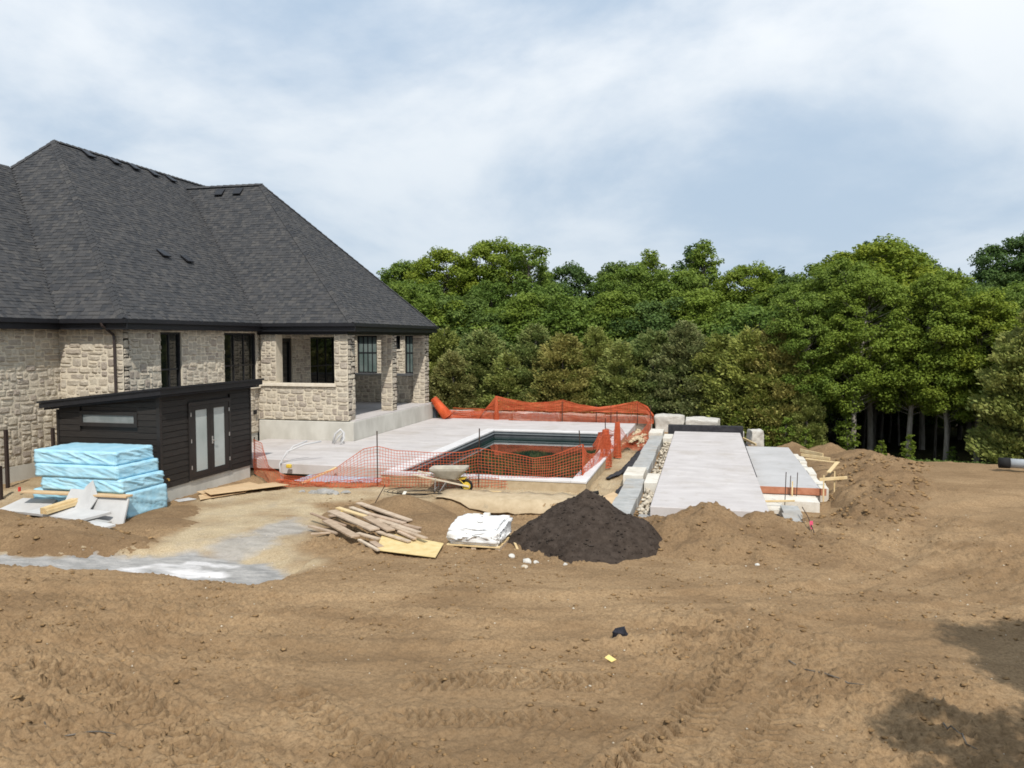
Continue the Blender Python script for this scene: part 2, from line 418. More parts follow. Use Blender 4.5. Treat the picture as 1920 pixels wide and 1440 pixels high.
def seg_d(x, y, pts):
    """distance to a chain of discs: (u, v, radius); negative inside"""
    d = np.full(np.shape(x), 1e9)
    for (x0, y0, r0), (x1, y1, r1) in zip(pts[:-1], pts[1:]):
        ex, ey = x1 - x0, y1 - y0; L2 = ex * ex + ey * ey + 1e-9
        t = np.clip(((x - x0) * ex + (y - y0) * ey) / L2, 0, 1)
        d = np.minimum(d, np.hypot(x - x0 - t * ex, y - y0 - t * ey) - (r0 + (r1 - r0) * t))
    return d
GRAV = [(-13.4, 20.6, .5), (-12.2, 19.4, 1.2), (-11.0, 18.0, 1.5), (-10.1, 16.2, 1.7), (-9.9, 14.9, 1.5), (-8.6, 14.2, 1.0), (-7.6, 14.0, .5)]
GRAV2 = [(-12.2, 19.6, 1.1), (-10.6, 20.3, 1.1), (-8.6, 20.6, .7), (-5.5, 21.3, .6), (-2.9, 22.3, .5)]
GRAV3 = [(-2.9, 22.0, .45), (-2.8, 26, .5), (-2.7, 34, .4)]
GRAV4 = [(-17.6, 17.9, .9), (-18.8, 19.2, .9), (-17.9, 17.2, .7)]
GRAV5 = [(-16.5, 13.6, .3), (-12.6, 13.9, .35), (-10.6, 14.0, .6)]
SILT = [(-17.0, 12.9, .5), (-13.6, 13.15, .50), (-11.6, 13.3, .58), (-10.2, 13.6, .85), (-8.9, 13.55, .80), (-7.9, 13.25, .45)]
SILT2 = [(-9.6, 14.0, .4), (-9.5, 15.0, .35), (-9.2, 16.3, .5), (-9.7, 17.1, .3)]
LIME = [(-10.9, 13.25, .16), (-9.8, 13.45, .26), (-9.0, 13.35, .18)]
LIME2 = [(-10.1, 13.95, .05), (-9.1, 14.0, .12)]
def tread(x, y, pts, wd, pitch, amp, ang, seed):
    """bar marks pressed by a tyre or a track along a chain of points"""
    best = np.full(np.shape(x), 1e9); S_ = np.zeros(np.shape(x)); T_ = np.zeros(np.shape(x)); s0 = 0
    for (x0, y0), (x1, y1) in zip(pts[:-1], pts[1:]):
        ex, ey = x1 - x0, y1 - y0; l = math.hypot(ex, ey); ex /= l; ey /= l
        t = np.clip((x - x0) * ex + (y - y0) * ey, 0, l); px = x - x0 - t * ex; py = y - y0 - t * ey
        d = np.hypot(px, py); sel = d < best
        best = np.where(sel, d, best); S_ = np.where(sel, s0 + t, S_); T_ = np.where(sel, px * ey - py * ex, T_); s0 += l
    wob = vnoise(x / .35, y / .35, seed) * .03
    e = 1 - sstep(wd * .42, wd * .5, best + wob)
    ph = (S_ + np.abs(T_) * ang + wob * .6 + .05 * vnoise(x / .22, y / .22, seed + 9)) / pitch
    bar = sstep(.22, .45, np.abs((ph % 1) - .5) * 2 - .05)
    fade = 1.9 * sstep(-.9, .05, vnoise(x / .8, y / .8, seed + 5))
    berm = np.exp(-((best - wd * .58) / .09) ** 2) * .35
    return amp * fade * (e * (bar * 1.0 - .62) + berm)
TREADS = [([(.95, 12.2), (.62, 11.0), (.30, 9.9), (-.15, 8.6), (-.9, 7.0), (-1.6, 5.5)], .55, .15, .075, .55, 3),
          ([(1.75, 11.8), (1.35, 10.5), (.95, 9.4), (.45, 8.1), (-.2, 6.3)], .42, .15, .045, .55, 8),
          ([(-3.4, 9.0), (-2.2, 9.3), (-1.2, 9.45), (-.3, 9.7)], .5, .14, .05, .6, 13),
          ([(-3.2, 8.1), (-2.0, 8.35), (-.9, 8.5)], .45, .14, .038, .6, 15),
          ([(-9.6, 8.0), (-8.2, 8.15), (-7.0, 7.95), (-5.9, 7.5), (-4.6, 6.7), (-3.4, 5.6)], .6, .19, .085, .45, 21),
          ([(-7.4, 7.2), (-6.3, 6.9), (-5.3, 6.3), (-4.2, 5.4)], .5, .2, .08, .45, 24),
          ([(-4.6, 8.3), (-3.9, 7.7), (-3.0, 7.1), (-1.8, 6.5)], .5, .19, .07, .5, 29)]
RUTS = [([(9, 21.5), (5.5, 17.5), (3.2, 15.2), (.5, 13.6), (-3, 12.4), (-8, 11.2), (-16, 10.2)], .33, -.05),
        ([(10, 19.5), (6.6, 16.2), (4.2, 14.0), (1.4, 12.3), (-2.4, 11.1), (-8, 9.9), (-16, 8.8)], .33, -.045),
        ([(14, 26), (9, 24.2), (5.5, 21.0), (3.6, 17.0), (2.2, 14.5)], .4, -.07),
        ([(14, 23), (9.5, 21.6), (6.6, 18.4), (4.9, 15.4)], .4, -.06),
        ([(3.0, 12.5), (1.0, 11.4), (-2, 10.3), (-6, 9.4), (-12, 8.4)], .3, -.04)]
def gz0(u, v):
    """broad shape of the site"""
    u = np.asarray(u, float); v = np.asarray(v, float)
    z = np.full(np.broadcast(u, v).shape, -.42)
    vb = np.where(u < -7.5, 12.45 + .12 * np.sin(u * 1.7) + .05 * np.sin(u * 5.1), 14.2)
    soft = np.where(u < -7.5, .22, 1.6)
    z = z + .15 * (1 - sstep(-soft, soft, v - vb)) + .018 * np.clip(12 - v, 0, 9)
    z = z - .13 * np.exp(-(np.maximum(seg_d(u, v, SILT), 0) / .35) ** 2)
    z = z + .10 * sstep(18.5, 21.5, v) * (1 - sstep(-4, -2.3, u)) * sstep(-13, -9, u)
    z = z - .30 * sstep(-7.4, -5.2, u) * (1 - sstep(-2.6, -2.0, u)) * (1 - sstep(20.05, 20.35, v)) * sstep(17.6, 19.4, v)
    z = z - .20 * sstep(-13.8, -13.2, u) * (1 - sstep(-10.0, -9.3, u)) * sstep(21.3, 21.9, v)
    z = z - .30 * sstep(1.3, 1.6, u) * (1 - sstep(3.3, 4.0, u)) * sstep(20.2, 21.0, v) * (1 - sstep(34, 35, v))
    z = z + .14 * sstep(3.4, 5.8, u) * sstep(15, 22, v) * (1 - sstep(29, 34, v))
    z = z - 1.25 * sstep(30, 41, v + .10 * u) * sstep(0, 3, u)
    z = z - .9 * sstep(38.8, 41.5, v) * (1 - sstep(0, 3, u))
    z = z + .75 * sstep(48, 80, v)
    z = z + .20 * sstep(-15, -18.5, u) * sstep(16, 18, v)
    return z
def gz(u, v):
    return gz0(u, v) + .05 * fbm(u, v, 2.2, 3, 4)
def gzf(u, v): return float(gz(np.array([u]), np.array([v]))[0])
def ground_detail(u, v):
    rough = np.clip(.25 + .9 * sstep(-.1, .5, fbm(u, v, 3.0, 3, 31)) + .75 * sstep(-3.5, -8, u) * (1 - sstep(11, 12.6, v)) + .55 * (1 - sstep(7.0, 9.0, v)), 0, 1.25)
    rough = rough * (1 - .75 * np.clip(sstep(.3, -.2, seg_d(u, v, GRAV)) + sstep(.2, -.1, seg_d(u, v, SILT)), 0, 1))
    a = fbm(u, v, .42, 4, 51)
    grit = np.maximum(fbm(u, v, .055, 2, 75) - .18, 0) * sstep(-.35, .3, fbm(u, v, 1.1, 3, 76))
    lump = np.maximum(fbm(u, v, .17, 3, 61), 0) ** 1.1
    crumb = np.maximum(fbm(u, v, .07, 2, 71) - .12, 0)
    streak = fbm(u * .30 + v * .05, v, .16, 3, 81)
    z = .05 * grit + rough * (.032 * a + .085 * lump + .11 * crumb) + .014 * (1.3 - rough) * streak + (.35 + .65 * rough) * .030 * np.maximum(fbm(u, v, .11, 3, 65) - .05, 0) + .012 * fbm(u, v, .5, 3, 55)
    for pts, wd, dep in RUTS:
        d = seg_d(u, v, [(a_, b_, 0) for a_, b_ in pts]) + .08 * fbm(u, v, .5, 2, 91)
        z = z + dep * np.exp(-(d / wd) ** 4) + .022 * np.exp(-((d - wd * 1.25) / .13) ** 2) * (1 + .8 * fbm(u, v, .2, 2, 92))
    near = v < 13.5
    if np.any(near):
        for t in TREADS: z = z + np.where(near, tread(u, v, *t), 0)
    return z * (1 - sstep(30, 38, v))
def axis(parts):
    a = []
    for lo, hi, st in parts: a.append(np.arange(lo, hi, st))
    return np.concatenate(a + [np.array([parts[-1][1]])])
gu = axis([(-420, -80, 40.), (-80, -24, 4.), (-24, -15, .25), (-15, -10, .08), (-10, 3.2, .029), (3.2, 7, .06), (7, 16, .2), (16, 80, 4.), (80, 420, 40.)])
gv = axis([(-40, -4, 4.), (-4, 4, .4), (4, 10.5, .0245), (10.5, 14.5, .036), (14.5, 21, .06), (21, 34, .16), (34, 50, .5), (50, 120, 5.), (120, 900, 60.)])
GU, GV = np.meshgrid(gu, gv)
GZ = gz(GU, GV) + ground_detail(GU, GV)
nu, nv = len(gu), len(gv)
gverts = np.stack([GU, GV, GZ], -1).reshape(-1, 3)
ii = (np.arange(nv - 1)[:, None] * nu + np.arange(nu - 1)[None, :]).ravel()
gq = np.stack([ii, ii + 1, ii + nu + 1, ii + nu], 1)
def soft(d, e=.12): return 1 - sstep(-e, e, d)
wob = .35 * fbm(GU, GV, 1.1, 4, 101) + .10 * fbm(GU, GV, .2, 3, 102)
a_gr = np.maximum.reduce([soft(seg_d(GU, GV, g_) + wob, .3) for g_ in (GRAV, GRAV2, GRAV3, GRAV4, GRAV5)]) * np.clip(.72 + .8 * fbm(GU, GV, .9, 4, 105), 0, 1)
wob2 = .42 * fbm(GU, GV, .9, 4, 103) + .07 * fbm(GU, GV, .15, 2, 104)
a_si = np.maximum(soft(seg_d(GU, GV, SILT) + wob2 * 1.0, .14), .75 * soft(seg_d(GU, GV, SILT2) + wob2 * 1.6, .3))
a_li = np.maximum(soft(seg_d(GU, GV, LIME) + 1.1 * wob2, .12), .8 * soft(seg_d(GU, GV, LIME2) + wob2, .12)) * np.clip(.75 + .9 * fbm(GU, GV * 2.5, .5, 4, 106), 0, 1)
a_lit = np.clip(sstep(0, 1.2, GV + .12 * GU - 34.2 + wob * 2) * sstep(2.0, 5.0, GU) + sstep(39.5, 41, GV), 0, 1)
a_da = np.clip(sstep(.15, .6, fbm(GU, GV, 2.6, 4, 107)) * .35, 0, 1)
fc = lambda A: A.ravel()[gq].mean(1)
fcx, fcy = fc(GU), fc(GV)
hole = (fcx > -12.9) & (fcx < -3.25) & (fcy > 23.2) & (fcy < 37.6)
is_lit = fc(a_lit) > .5
is_si = (fc(a_si) > .5) & ~is_lit
is_gr = (fc(a_gr) > .5) & ~is_si & ~is_lit
def ground_piece(name, sel, label=None):
    q = gq[sel]; used, inv = np.unique(q.ravel(), return_inverse=True)
    me = mesh_np(name, gverts[used], inv.reshape(-1, 4), smooth=True)
    for an, A in (('grav', a_gr), ('silt', a_si), ('lime', a_li), ('litter', a_lit), ('damp', a_da)):
        at = me.attributes.new(an, 'FLOAT', 'POINT'); at.data.foreach_set('value', A.ravel()[used].astype(np.float32))
    return meta(put(name, me, DIRT), label, None, None, 'structure')
ground_piece('ground', ~hole & ~is_lit & ~is_si & ~is_gr, 'bare brown dirt of the building site with wheel and track marks')
ground_piece('gravel_path', ~hole & is_gr, 'pale sandy gravel running past the dark shed')
ground_piece('silt_wash', ~hole & is_si, 'grey and white dried silt at the foot of the gravel')
ground_piece('forest_floor', ~hole & is_lit, 'shaded leaf litter under the trees')

rng = np.random.default_rng(5)
def lumps(n, pos, size, seed, flat=.7):
    """many small broken clods, as one mesh"""
    r_ = np.random.default_rng(seed)
    base = np.array([(1, 0, 0), (.35, .9, 0), (-.8, .55, 0), (-.75, -.6, 0), (.3, -.95, 0), (.25, .1, .85), (-.3, -.15, .8), (0, 0, -.6)], float)
    tri = np.array([(0, 1, 5), (1, 2, 6), (1, 6, 5), (2, 3, 6), (3, 4, 6), (4, 5, 6), (4, 0, 5), (1, 0, 7), (2, 1, 7), (3, 2, 7), (4, 3, 7), (0, 4, 7)])
    V = base[None] * (1 + .35 * (r_.random((n, 8, 3)) - .5) * 2)
    an = r_.random(n) * 6.283; c, s_ = np.cos(an), np.sin(an)
    X = V[..., 0] * c[:, None] - V[..., 1] * s_[:, None]; Y = V[..., 0] * s_[:, None] + V[..., 1] * c[:, None]
    V = np.stack([X * (.8 + .5 * r_.random((n, 1))), Y, V[..., 2] * flat], -1) * size[:, None, None] + pos[:, None, :]
    F = (tri[None] + 8 * np.arange(n)[:, None, None]).reshape(-1, 3)
    return V.reshape(-1, 3), F, np.repeat(r_.random(n), 12)
CLODM = mat('dirt_clod', (.205, .128, .063), (.30, .195, .098), scale=9, rough=.97, bump=.01, bscale=40, rnd=.18, spec=.05)
PEBB = mat('pale_pebble', (.42, .36, .27), (.60, .54, .44), scale=5, rough=.9, rnd=.2)
n = 9000
cu = rng.uniform(-12, 6, n * 3); cv = 5 + 15 * rng.random(n * 3) ** 1.5
keep = (fbm(cu, cv, 1.3, 3, 31) + .5 * fbm(cu, cv, .5, 2, 33) + rng.uniform(-.35, .35, n * 3) > .06) & (seg_d(cu, cv, SILT) > .1) & (seg_d(cu, cv, GRAV) > .2)
cu, cv = cu[keep][:n], cv[keep][:n]
cs = .006 + .045 * rng.random(len(cu)) ** 4.5
cp = np.stack([cu, cv, gz(cu, cv) + ground_detail(cu, cv) + cs * .15], 1)
v_, f_, r_ = lumps(len(cu), cp, cs, 7, .5)
meta(put('dirt_clods', mesh_np('dirt_clods', v_, f_, rnd=r_), CLODM), 'loose brown clods strewn over the dirt', None, None, 'stuff')
n = 700
cu = rng.uniform(-10, 7, n); cv = 8 + 14 * rng.random(n)
cs = .006 + .018 * rng.random(n) ** 3
cp = np.stack([cu, cv, gz(cu, cv) + ground_detail(cu, cv) + cs * .2], 1)
v_, f_, r_ = lumps(n, cp, cs, 8, .8)
meta(put('pebbles', mesh_np('pebbles', v_, f_, rnd=r_), PEBB), 'pale pebbles scattered over the dirt', None, None, 'stuff')

def mound(name, label, m, blobs, u0, u1, v0, v1, st, seed, rough=1.0, cat='mound'):
    """a heap: sum of rounded cones over the ground"""
    a, b = np.meshgrid(np.arange(u0, u1 + st, st), np.arange(v0, v1 + st, st))
    h = np.full(a.shape, -1.0)
    du = .16 * fbm(a, b, .9, 3, seed + 2); dv = .16 * fbm(a, b, .9, 3, seed + 4)
    for (cu_, cv_, ru, rv, hh, pw) in blobs:
        d = np.sqrt(((a + du - cu_) / ru) ** 2 + ((b + dv - cv_) / rv) ** 2)
        h = np.maximum(h, hh * (1 - d) * (1 + pw * np.minimum(d, 1)))
    h = h + rough * (.05 * fbm(a, b, .5, 4, seed) + .05 * np.maximum(fbm(a, b, .18, 3, seed + 1), 0)) * sstep(-.05, .2, h)
    z = gz(a, b) - .03 + np.maximum(h, -.25)
    na = a.shape[1]; i_ = (np.arange(a.shape[0] - 1)[:, None] * na + np.arange(na - 1)[None, :]).ravel()
    q = np.stack([i_, i_ + 1, i_ + na + 1, i_ + na], 1)
    q = q[(h.ravel()[q] > -.2).any(1)]
    used, inv = np.unique(q.ravel(), return_inverse=True)
    P = np.stack([a, b, z], -1).reshape(-1, 3)
    ctr = (np.mean([b_[0] for b_ in blobs]), np.mean([b_[1] for b_ in blobs]), -.4)
    o = put(name, mesh_np(name, P[used], inv.reshape(-1, 4), smooth=True), m)
    meta(o, label, cat)
    return (a, b, z, h)
def heap_clods(n_, field, m, name, smax, seed, label):
    a, b, z, h = field; r_ = np.random.default_rng(seed)
    idx = np.flatnonzero(h.ravel() > .03); k = r_.choice(idx, n_)
    s_ = .012 + smax * r_.random(n_) ** 4
    P = np.stack([a.ravel()[k], b.ravel()[k], z.ravel()[k] + s_ * .2], 1)
    v_, f_, q_ = lumps(n_, P, s_, seed, .6)
    meta(put(name, mesh_np(name, v_, f_, rnd=q_), m), label, None, None, 'stuff')
TCLOD = mat('topsoil_crumb', (.028, .022, .019), (.06, .049, .042), scale=9, rough=.97, rnd=.3, spec=.05)
fb = mound('topsoil_mound', 'black topsoil heap in front of the pool', TOPSOIL,
      [(-2.5, 17.15, 1.6, 1.5, 1.16, .25), (-1.62, 16.9, 1.0, 1.05, .76, .4), (-3.2, 17.0, .95, .95, .6, .4), (-2.2, 16.3, 1.0, .75, .45, .3)], -4.8, .3, 14.9, 19.2, .035, 210, 1.0)
heap_clods(700, fb, TCLOD, 'topsoil_crumbs', .03, 3, 'dark crumbs on the topsoil heap')
f1 = mound('dirt_mound', 'brown dirt heap at the near end of the long concrete slab', DIRTM,
      [(.15, 18.2, 1.5, 1.5, .86, .3), (-.6, 18.0, 1.2, 1.3, .56, .3), (1.2, 18.2, 1.5, 1.3, .62, .4), (-1.2, 18.4, 1.0, .9, .30, .4), (2.3, 17.7, 1.5, 1.4, .28, .4), (.6, 17.2, 1.9, 1.3, .34, .3), (-.9, 17.0, .9, .9, .25, .3)], -2.4, 4.2, 15.2, 20.4, .04, 220, 2.3)
heap_clods(420, f1, CLODM, 'heap_clods', .05, 4, 'clods on the dirt heap by the slab')
f2 = mound('dirt_mound', 'rough dirt heap right of the lower concrete slab', DIRTM,
      [(4.7, 23.6, 1.3, 2.0, .34, .4), (5.3, 26.4, 1.5, 2.6, .36, .4), (4.0, 21.6, 1.4, 1.5, .27, .4), (6.0, 29.4, 1.6, 2.6, .22, .4), (3.1, 20.4, 1.0, 1.0, .16, .4)], 1.8, 8.4, 18.6, 33.5, .06, 230, 3.4)
heap_clods(1300, f2, CLODM, 'heap_clods', .09, 6, 'clods on the dirt heap right of the lower slab')
mound('dirt_mound', 'pointed reddish dirt heap at the edge of the woods', DIRTM,
      [(3.7, 36.0, 1.7, 1.3, .80, .1), (2.4, 35.8, 1.7, 1.2, .45, .3), (5.0, 34.6, 1.5, 1.3, .75, .15), (6.0, 33.5, 1.6, 1.4, .5, .3)], .6, 8.2, 32, 38, .07, 240, 1.2)
f3 = mound('dirt_mound', 'brown dirt heap left in front of the blue foam bundles', DIRTM,
      [(-16.2, 14.9, 2.3, 1.25, .44, .4), (-14.3, 14.7, 2.0, 1.1, .40, .4), (-12.7, 14.5, 1.4, .85, .20, .5), (-18.4, 15.0, 2.5, 1.4, .46, .3)], -21, -10.8, 12.9, 16.8, .05, 250, 1.2)
heap_clods(350, f3, CLODM, 'heap_clods', .07, 9, 'clods on the dirt heap by the foam bundles')
mound('dirt_mound', 'low brown dirt heap behind the scrap lumber', DIRTM,
      [(-7.3, 18.7, 1.5, 1.3, .52, .3), (-6.2, 17.7, 1.4, 1.3, .34, .4), (-8.4, 18.4, 1.0, 1.0, .25, .4), (-5.2, 18.6, 1.4, 1.0, .22, .4)], -9.9, -3.6, 15.6, 20.6, .05, 260, 1.0)
mound('dirt_mound', 'sandy dirt strip beside the dark shed and foam bundles', DIRTM,
      [(-13.2, 17.3, .9, 1.3, .16, .5), (-12.6, 16.2, 1.1, .9, .14, .5)], -14.6, -11.2, 15.0, 19.0, .05, 270, .6)
# ------------------------------------------------------------------ the stone house
house = thing('stone_house', 'large stone house with dark hipped shingle roof and corner porch', 'house', (-17, 26, -.4))
def free_rects(a0, a1, z0, z1, ops):
    xs = sorted({a0, a1} | {min(max(x, a0), a1) for o in ops for x in (o[0], o[1])})
    rects = []
    for x0, x1 in zip(xs[:-1], xs[1:]):
        if x1 - x0 < 1e-6: continue
        zs = [(z0, z1)]
        for o in ops:
            if o[0] < (x0 + x1) / 2 < o[1]:
                nz = []
                for p, q in zs:
                    if o[3] <= p or o[2] >= q: nz.append((p, q)); continue
                    if o[2] > p: nz.append((p, o[2]))
                    if o[3] < q: nz.append((o[3], q))
                zs = nz
        for p, q in zs: rects.append((x0, x1, p, q))
    return rects
rs = random.Random(11)
def stone_variant(k):
    r = random.Random(k); j = lambda a: r.uniform(-a, a)
    c = [.10 + abs(j(.08)) for _ in range(4)]
    ring = [(c[0], 0), (1 - c[1], 0), (1, c[1]), (1, 1 - c[2]), (1 - c[2], 1), (c[3], 1), (0, 1 - c[3]), (0, c[0])]
    ring = [(x + j(.03), y + j(.04)) for x, y in ring]
    V = [(x, y, 0) for x, y in ring] + [(x, y, .5 + j(.15)) for x, y in ring]
    tx, ty = j(.3), j(.3)
    V += [(.5 + (x - .5) * .68 + j(.05), .5 + (y - .5) * .62 + j(.05), .95 + (x - .5) * tx + (y - .5) * ty + j(.14)) for x, y in ring]
    V.append((.5 + j(.15), .5 + j(.15), 1.05 + j(.12)))
    F = []
    for b in (0, 8):
        for i in range(8): F.append((b + i, b + (i + 1) % 8, b + 8 + (i + 1) % 8, b + 8 + i))
    for i in range(8): F.append((16 + i, 16 + (i + 1) % 8, 24))
    me = bpy.data.meshes.new('stone'); me.from_pydata(V, [], F); me.materials.append(STONE); me.update()
    return me, V, F
SVAR = [stone_variant(100 + k) for k in range(14)]
STONES = []                       # (pixel size, wall part, matrix, variant)
def stone_wall(P0, a, n, a0, a1, z0, z1, ops=(), thick=.25, clad=True, mh=.098, mw=.118, parent=None, cap_left=False):
    P0 = Vector(P0); a = Vector(a); n = Vector(n); Z = Vector((0, 0, 1))
    mb = MB()
    for x0, x1, p, q in free_rects(a0, a1, z0, z1, ops):
        vs = [P0 + a * x + Z * zz_ - n * d for x, zz_, d in ((x0, p, thick), (x1, p, thick), (x1, p, 0), (x0, p, 0), (x0, q, thick), (x1, q, thick), (x1, q, 0), (x0, q, 0))]
        mb.raw(vs, [(3, 2, 1, 0), (4, 5, 6, 7), (0, 1, 5, 4), (1, 2, 6, 5), (2, 3, 7, 6), (3, 0, 4, 7)])
    wall = mb.build('wall', MORTAR, parent or house)
    if not clad: return wall
    na, nz = max(1, round((a1 - a0) / mw)), max(1, round((z1 - z0) / mh))
    da, dz = (a1 - a0) / na, (z1 - z0) / nz
    occ = [[False] * na for _ in range(nz)]
    for j in range(nz):
        for i in range(na):
            xa, za_ = a0 + (i + .5) * da, z0 + (j + .5) * dz
            if any(o[0] < xa < o[1] and o[2] < za_ < o[3] for o in ops): occ[j][i] = True
    for j in range(nz):
        for i in range(na):
            if occ[j][i]: continue
            hh = rs.choice((1, 1, 2, 2, 2, 3)); ww = rs.choice((2, 2, 3, 3, 4, 5)) if hh < 3 else rs.choice((2, 3, 3, 4))
            ww = min(ww, na - i); hh = min(hh, nz - j)
            while ww > 1 and any(occ[j][i + k] for k in range(ww)): ww -= 1
            if na - i - ww == 1: ww += 1
            ww = min(ww, na - i)
            while ww > 1 and any(occ[j][i + k] for k in range(ww)): ww -= 1
            while hh > 1 and any(occ[j + l][i + k] for l in range(hh) for k in range(ww)): hh -= 1
            for l in range(hh):
                for k in range(ww): occ[j + l][i + k] = True
            x0, x1, p, q = a0 + i * da, a0 + (i + ww) * da, z0 + j * dz, z0 + (j + hh) * dz
            for o in ops:
                if x0 < o[1] and x1 > o[0] and p < o[3] and q > o[2]:
                    c = [(x1 - o[0], 0), (o[1] - x0, 1), (q - o[2], 2), (o[3] - p, 3)]; t_ = min(c)[1]
                    if t_ == 0: x1 = o[0]
                    elif t_ == 1: x0 = o[1]
                    elif t_ == 2: q = o[2]
                    else: p = o[3]
            g = .009; x0 += g; x1 -= g; p += g; q -= g
            if x1 - x0 < .04 or q - p < .03: continue
            dep = rs.uniform(.040, .070)
            o_ = P0 + a * x0 + Z * p - n * .030
            m_ = frame(o_, a * (x1 - x0), Z * (q - p), n * dep)
            px, py, d = pixel(P0 + a * (x0 + x1) / 2 + Z * (p + q) / 2)
            vis = -20 < px < 830 and 600 < py < 950 and d > 0
            toward = abs((Vector((0, 0, CAM_Z)) - o_).normalized().dot(n))
            hid = (px > 115 and px < 470 and py > 752 - (px - 85) * .1)          # behind the shed
            STONES.append(((x1 - x0) * (q - p) * toward / d ** 2 if vis and not hid else 0, wall, m_, rs.randrange(len(SVAR))))
    return wall
X, Y = (1, 0, 0), (0, 1, 0); FV, FU = (0, -1, 0), (1, 0, 0)
WT = 4.275
stone_wall((-19.69, 0, 0), Y, FU, 12.5, 21.2, .24, WT)                                             # left wing
stone_wall((0, 21.08, 0), X, FV, -19.68, -17.35, .24, WT)                                          # bay front
SW = [(22.82, 23.92, 1.45, 4.2), (26.40, 28.60, 1.45, 4.2)]
stone_wall((-17.35, 0, 0), Y, FU, 21.09, 28.66, .24, WT, SW)                                       # side with tall windows
IW = [(30.05, 31.45, .78, 4.0), (33.1, 35.7, 1.1, 4.05)]
stone_wall((-17.36, 0, 0), Y, FU, 28.68, 37.55, .78, WT, IW)                                       # porch inner wall
stone_wall((0, 28.67, 0), X, FV, -17.34, -13.45, .78, 2.10, (), .3)                                # porch parapet
stone_wall((0, 28.67, 0), X, FV, -17.20, -16.54, 2.11, 4.14, (), .5)                               # pier by the parapet
stone_wall((-17.345, 0, 0), Y, FU, 28.05, 28.66, .24, 2.02, (), .05)                               # low buttress
def column(u0, u1, v0, v1, z0, z1):
    c = stone_wall((0, v0, 0), X, FV, u0, u1, z0, z1, (), v1 - v0)
    c.name = 'column'
    stone_wall((u1, 0, 0), Y, FU, v0 + .01, v1, z0, z1, (), .02)
    return c
column(-14.02, -13.45, 28.66, 29.30, 2.11, 4.14)
stone_wall((-13.45, 0, 0), Y, FU, 28.68, 29.30, .78, 2.10, (), .02)
column(-13.98, -13.45, 33.2, 33.7, .78, 4.14)
column(-14.05, -13.45, 37.4, 38.0, .78, 4.14)
stone_wall((0, 37.6, 0), X, FV, -17.34, -14.06, .78, 2.12, (), .3)
FW = [(-19.6, -18.36, 1.98, 4.14), (-17.22, -16.93, 3.36, 4.14), (-16.66, -16.15, 1.98, 4.14)]
stone_wall((0, 43.0, 0), X, FV, -23.0, -15.45, -.3, WT, FW, .3)
# stones: the largest 300 are single pieces, the rest of each wall is one part
STONES.sort(key=lambda s: -s[0])
for sz, wall, m_, k in STONES[:300]:
    o = put('stone', SVAR[k][0], None, wall, m_)
rest = {}
for sz, wall, m_, k in STONES[300:]: rest.setdefault(wall.name, (wall, []))[1].append((m_, k))
for nm, (wall, L_) in rest.items():
    mb = MB()
    for m_, k in L_: mb.raw([m_ @ Vector(v) for v in SVAR[k][1]], SVAR[k][2], rs.random())
    meta(mb.build('stones', STONE, wall), kind='stuff')
# caps, sills, foundation, porch floor
MB().box((-17.25, 28.57, 2.10), (-13.95, 28.95, 2.225)).build('parapet_cap', SILL, house, bevel=.012)
MB().box((-17.40, 28.0, 2.02), (-17.18, 28.62, 2.12)).build('buttress_cap', SILL, house, bevel=.01)
MB().box((-17.34, 37.5, 2.12), (-14.06, 37.95, 2.22)).build('parapet_cap', BLOCK, house, bevel=.01)
MB().box((-17.3, 42.93, 3.27), (-16.85, 43.02, 3.355)).build('window_sill', SILL, house)
MB().box((-19.66, 12.5, -1.2), (-19.9, 21.05, .235)).build('foundation', CONC, house)
MB().box((-19.6, 21.10, -1.2), (-17.37, 21.3, .235)).box((-17.36, 21.31, -1.2), (-17.6, 28.595, .235)).build('foundation', CONC, house)
MB().box((-17.30, 28.60, -1.2), (-13.22, 38.1, .74)).build('foundation', CONC, house, bevel=.015)
MB().box((-17.33, 28.80, .742), (-13.24, 38.05, .775)).build('porch_floor', SLABC, house)
# windows
def window(u, v0, v1, z0, z1, nx, nz, glass=GLASS, axis_='v', depth=.11, fw=.07, name='window'):
    def bx(mb, a, b, p, q, d0, d1):
        if axis_ == 'v': mb.box((u - d0, a, p), (u - d1, b, q))
        else: mb.box((a, u + d0, p), (b, u + d1, q))
    f = MB()
    bx(f, v0, v0 + fw, z0, z1, depth - .05, depth + .07); bx(f, v1 - fw, v1, z0, z1, depth - .05, depth + .07)
    bx(f, v0 + fw, v1 - fw, z0, z0 + fw, depth - .05, depth + .07); bx(f, v0 + fw, v1 - fw, z1 - fw, z1, depth - .05, depth + .07)
    w_ = f.build(name, BLACK, house)
    xs = [v0 + fw + (v1 - v0 - 2 * fw) * i / nx for i in range(nx + 1)]
    zs = [z0 + fw + (z1 - z0 - 2 * fw) * nz_ for nz_ in ([0, 1] if nz == 1 else [0, .55, 1])]
    for i in range(1, nx):
        m_ = MB(); bx(m_, xs[i] - .028, xs[i] + .028, z0 + fw, z1 - fw, depth - .02, depth + .05); m_.build('mullion', BLACK, w_)
    if nz > 1:
        for i in range(nx):
            m_ = MB(); bx(m_, xs[i] + (.028 if i else 0), xs[i + 1] - (.028 if i < nx - 1 else 0), zs[1] - .03, zs[1] + .03, depth - .015, depth + .045); m_.build('transom', BLACK, w_)
    for i in range(nx):
        for j in range(len(zs) - 1):
            m_ = MB(); bx(m_, xs[i] + .01, xs[i + 1] - .01, zs[j] + .01, zs[j + 1] - .01, depth + .012, depth + .028); m_.build('pane', glass, w_)
    return w_
window(-17.35, 22.82, 23.92, 1.45, 4.2, 2, 2)
window(-17.35, 26.40, 28.60, 1.45, 4.2, 3, 2)
window(-17.36, 33.1, 35.7, 1.1, 4.05, 3, 2)
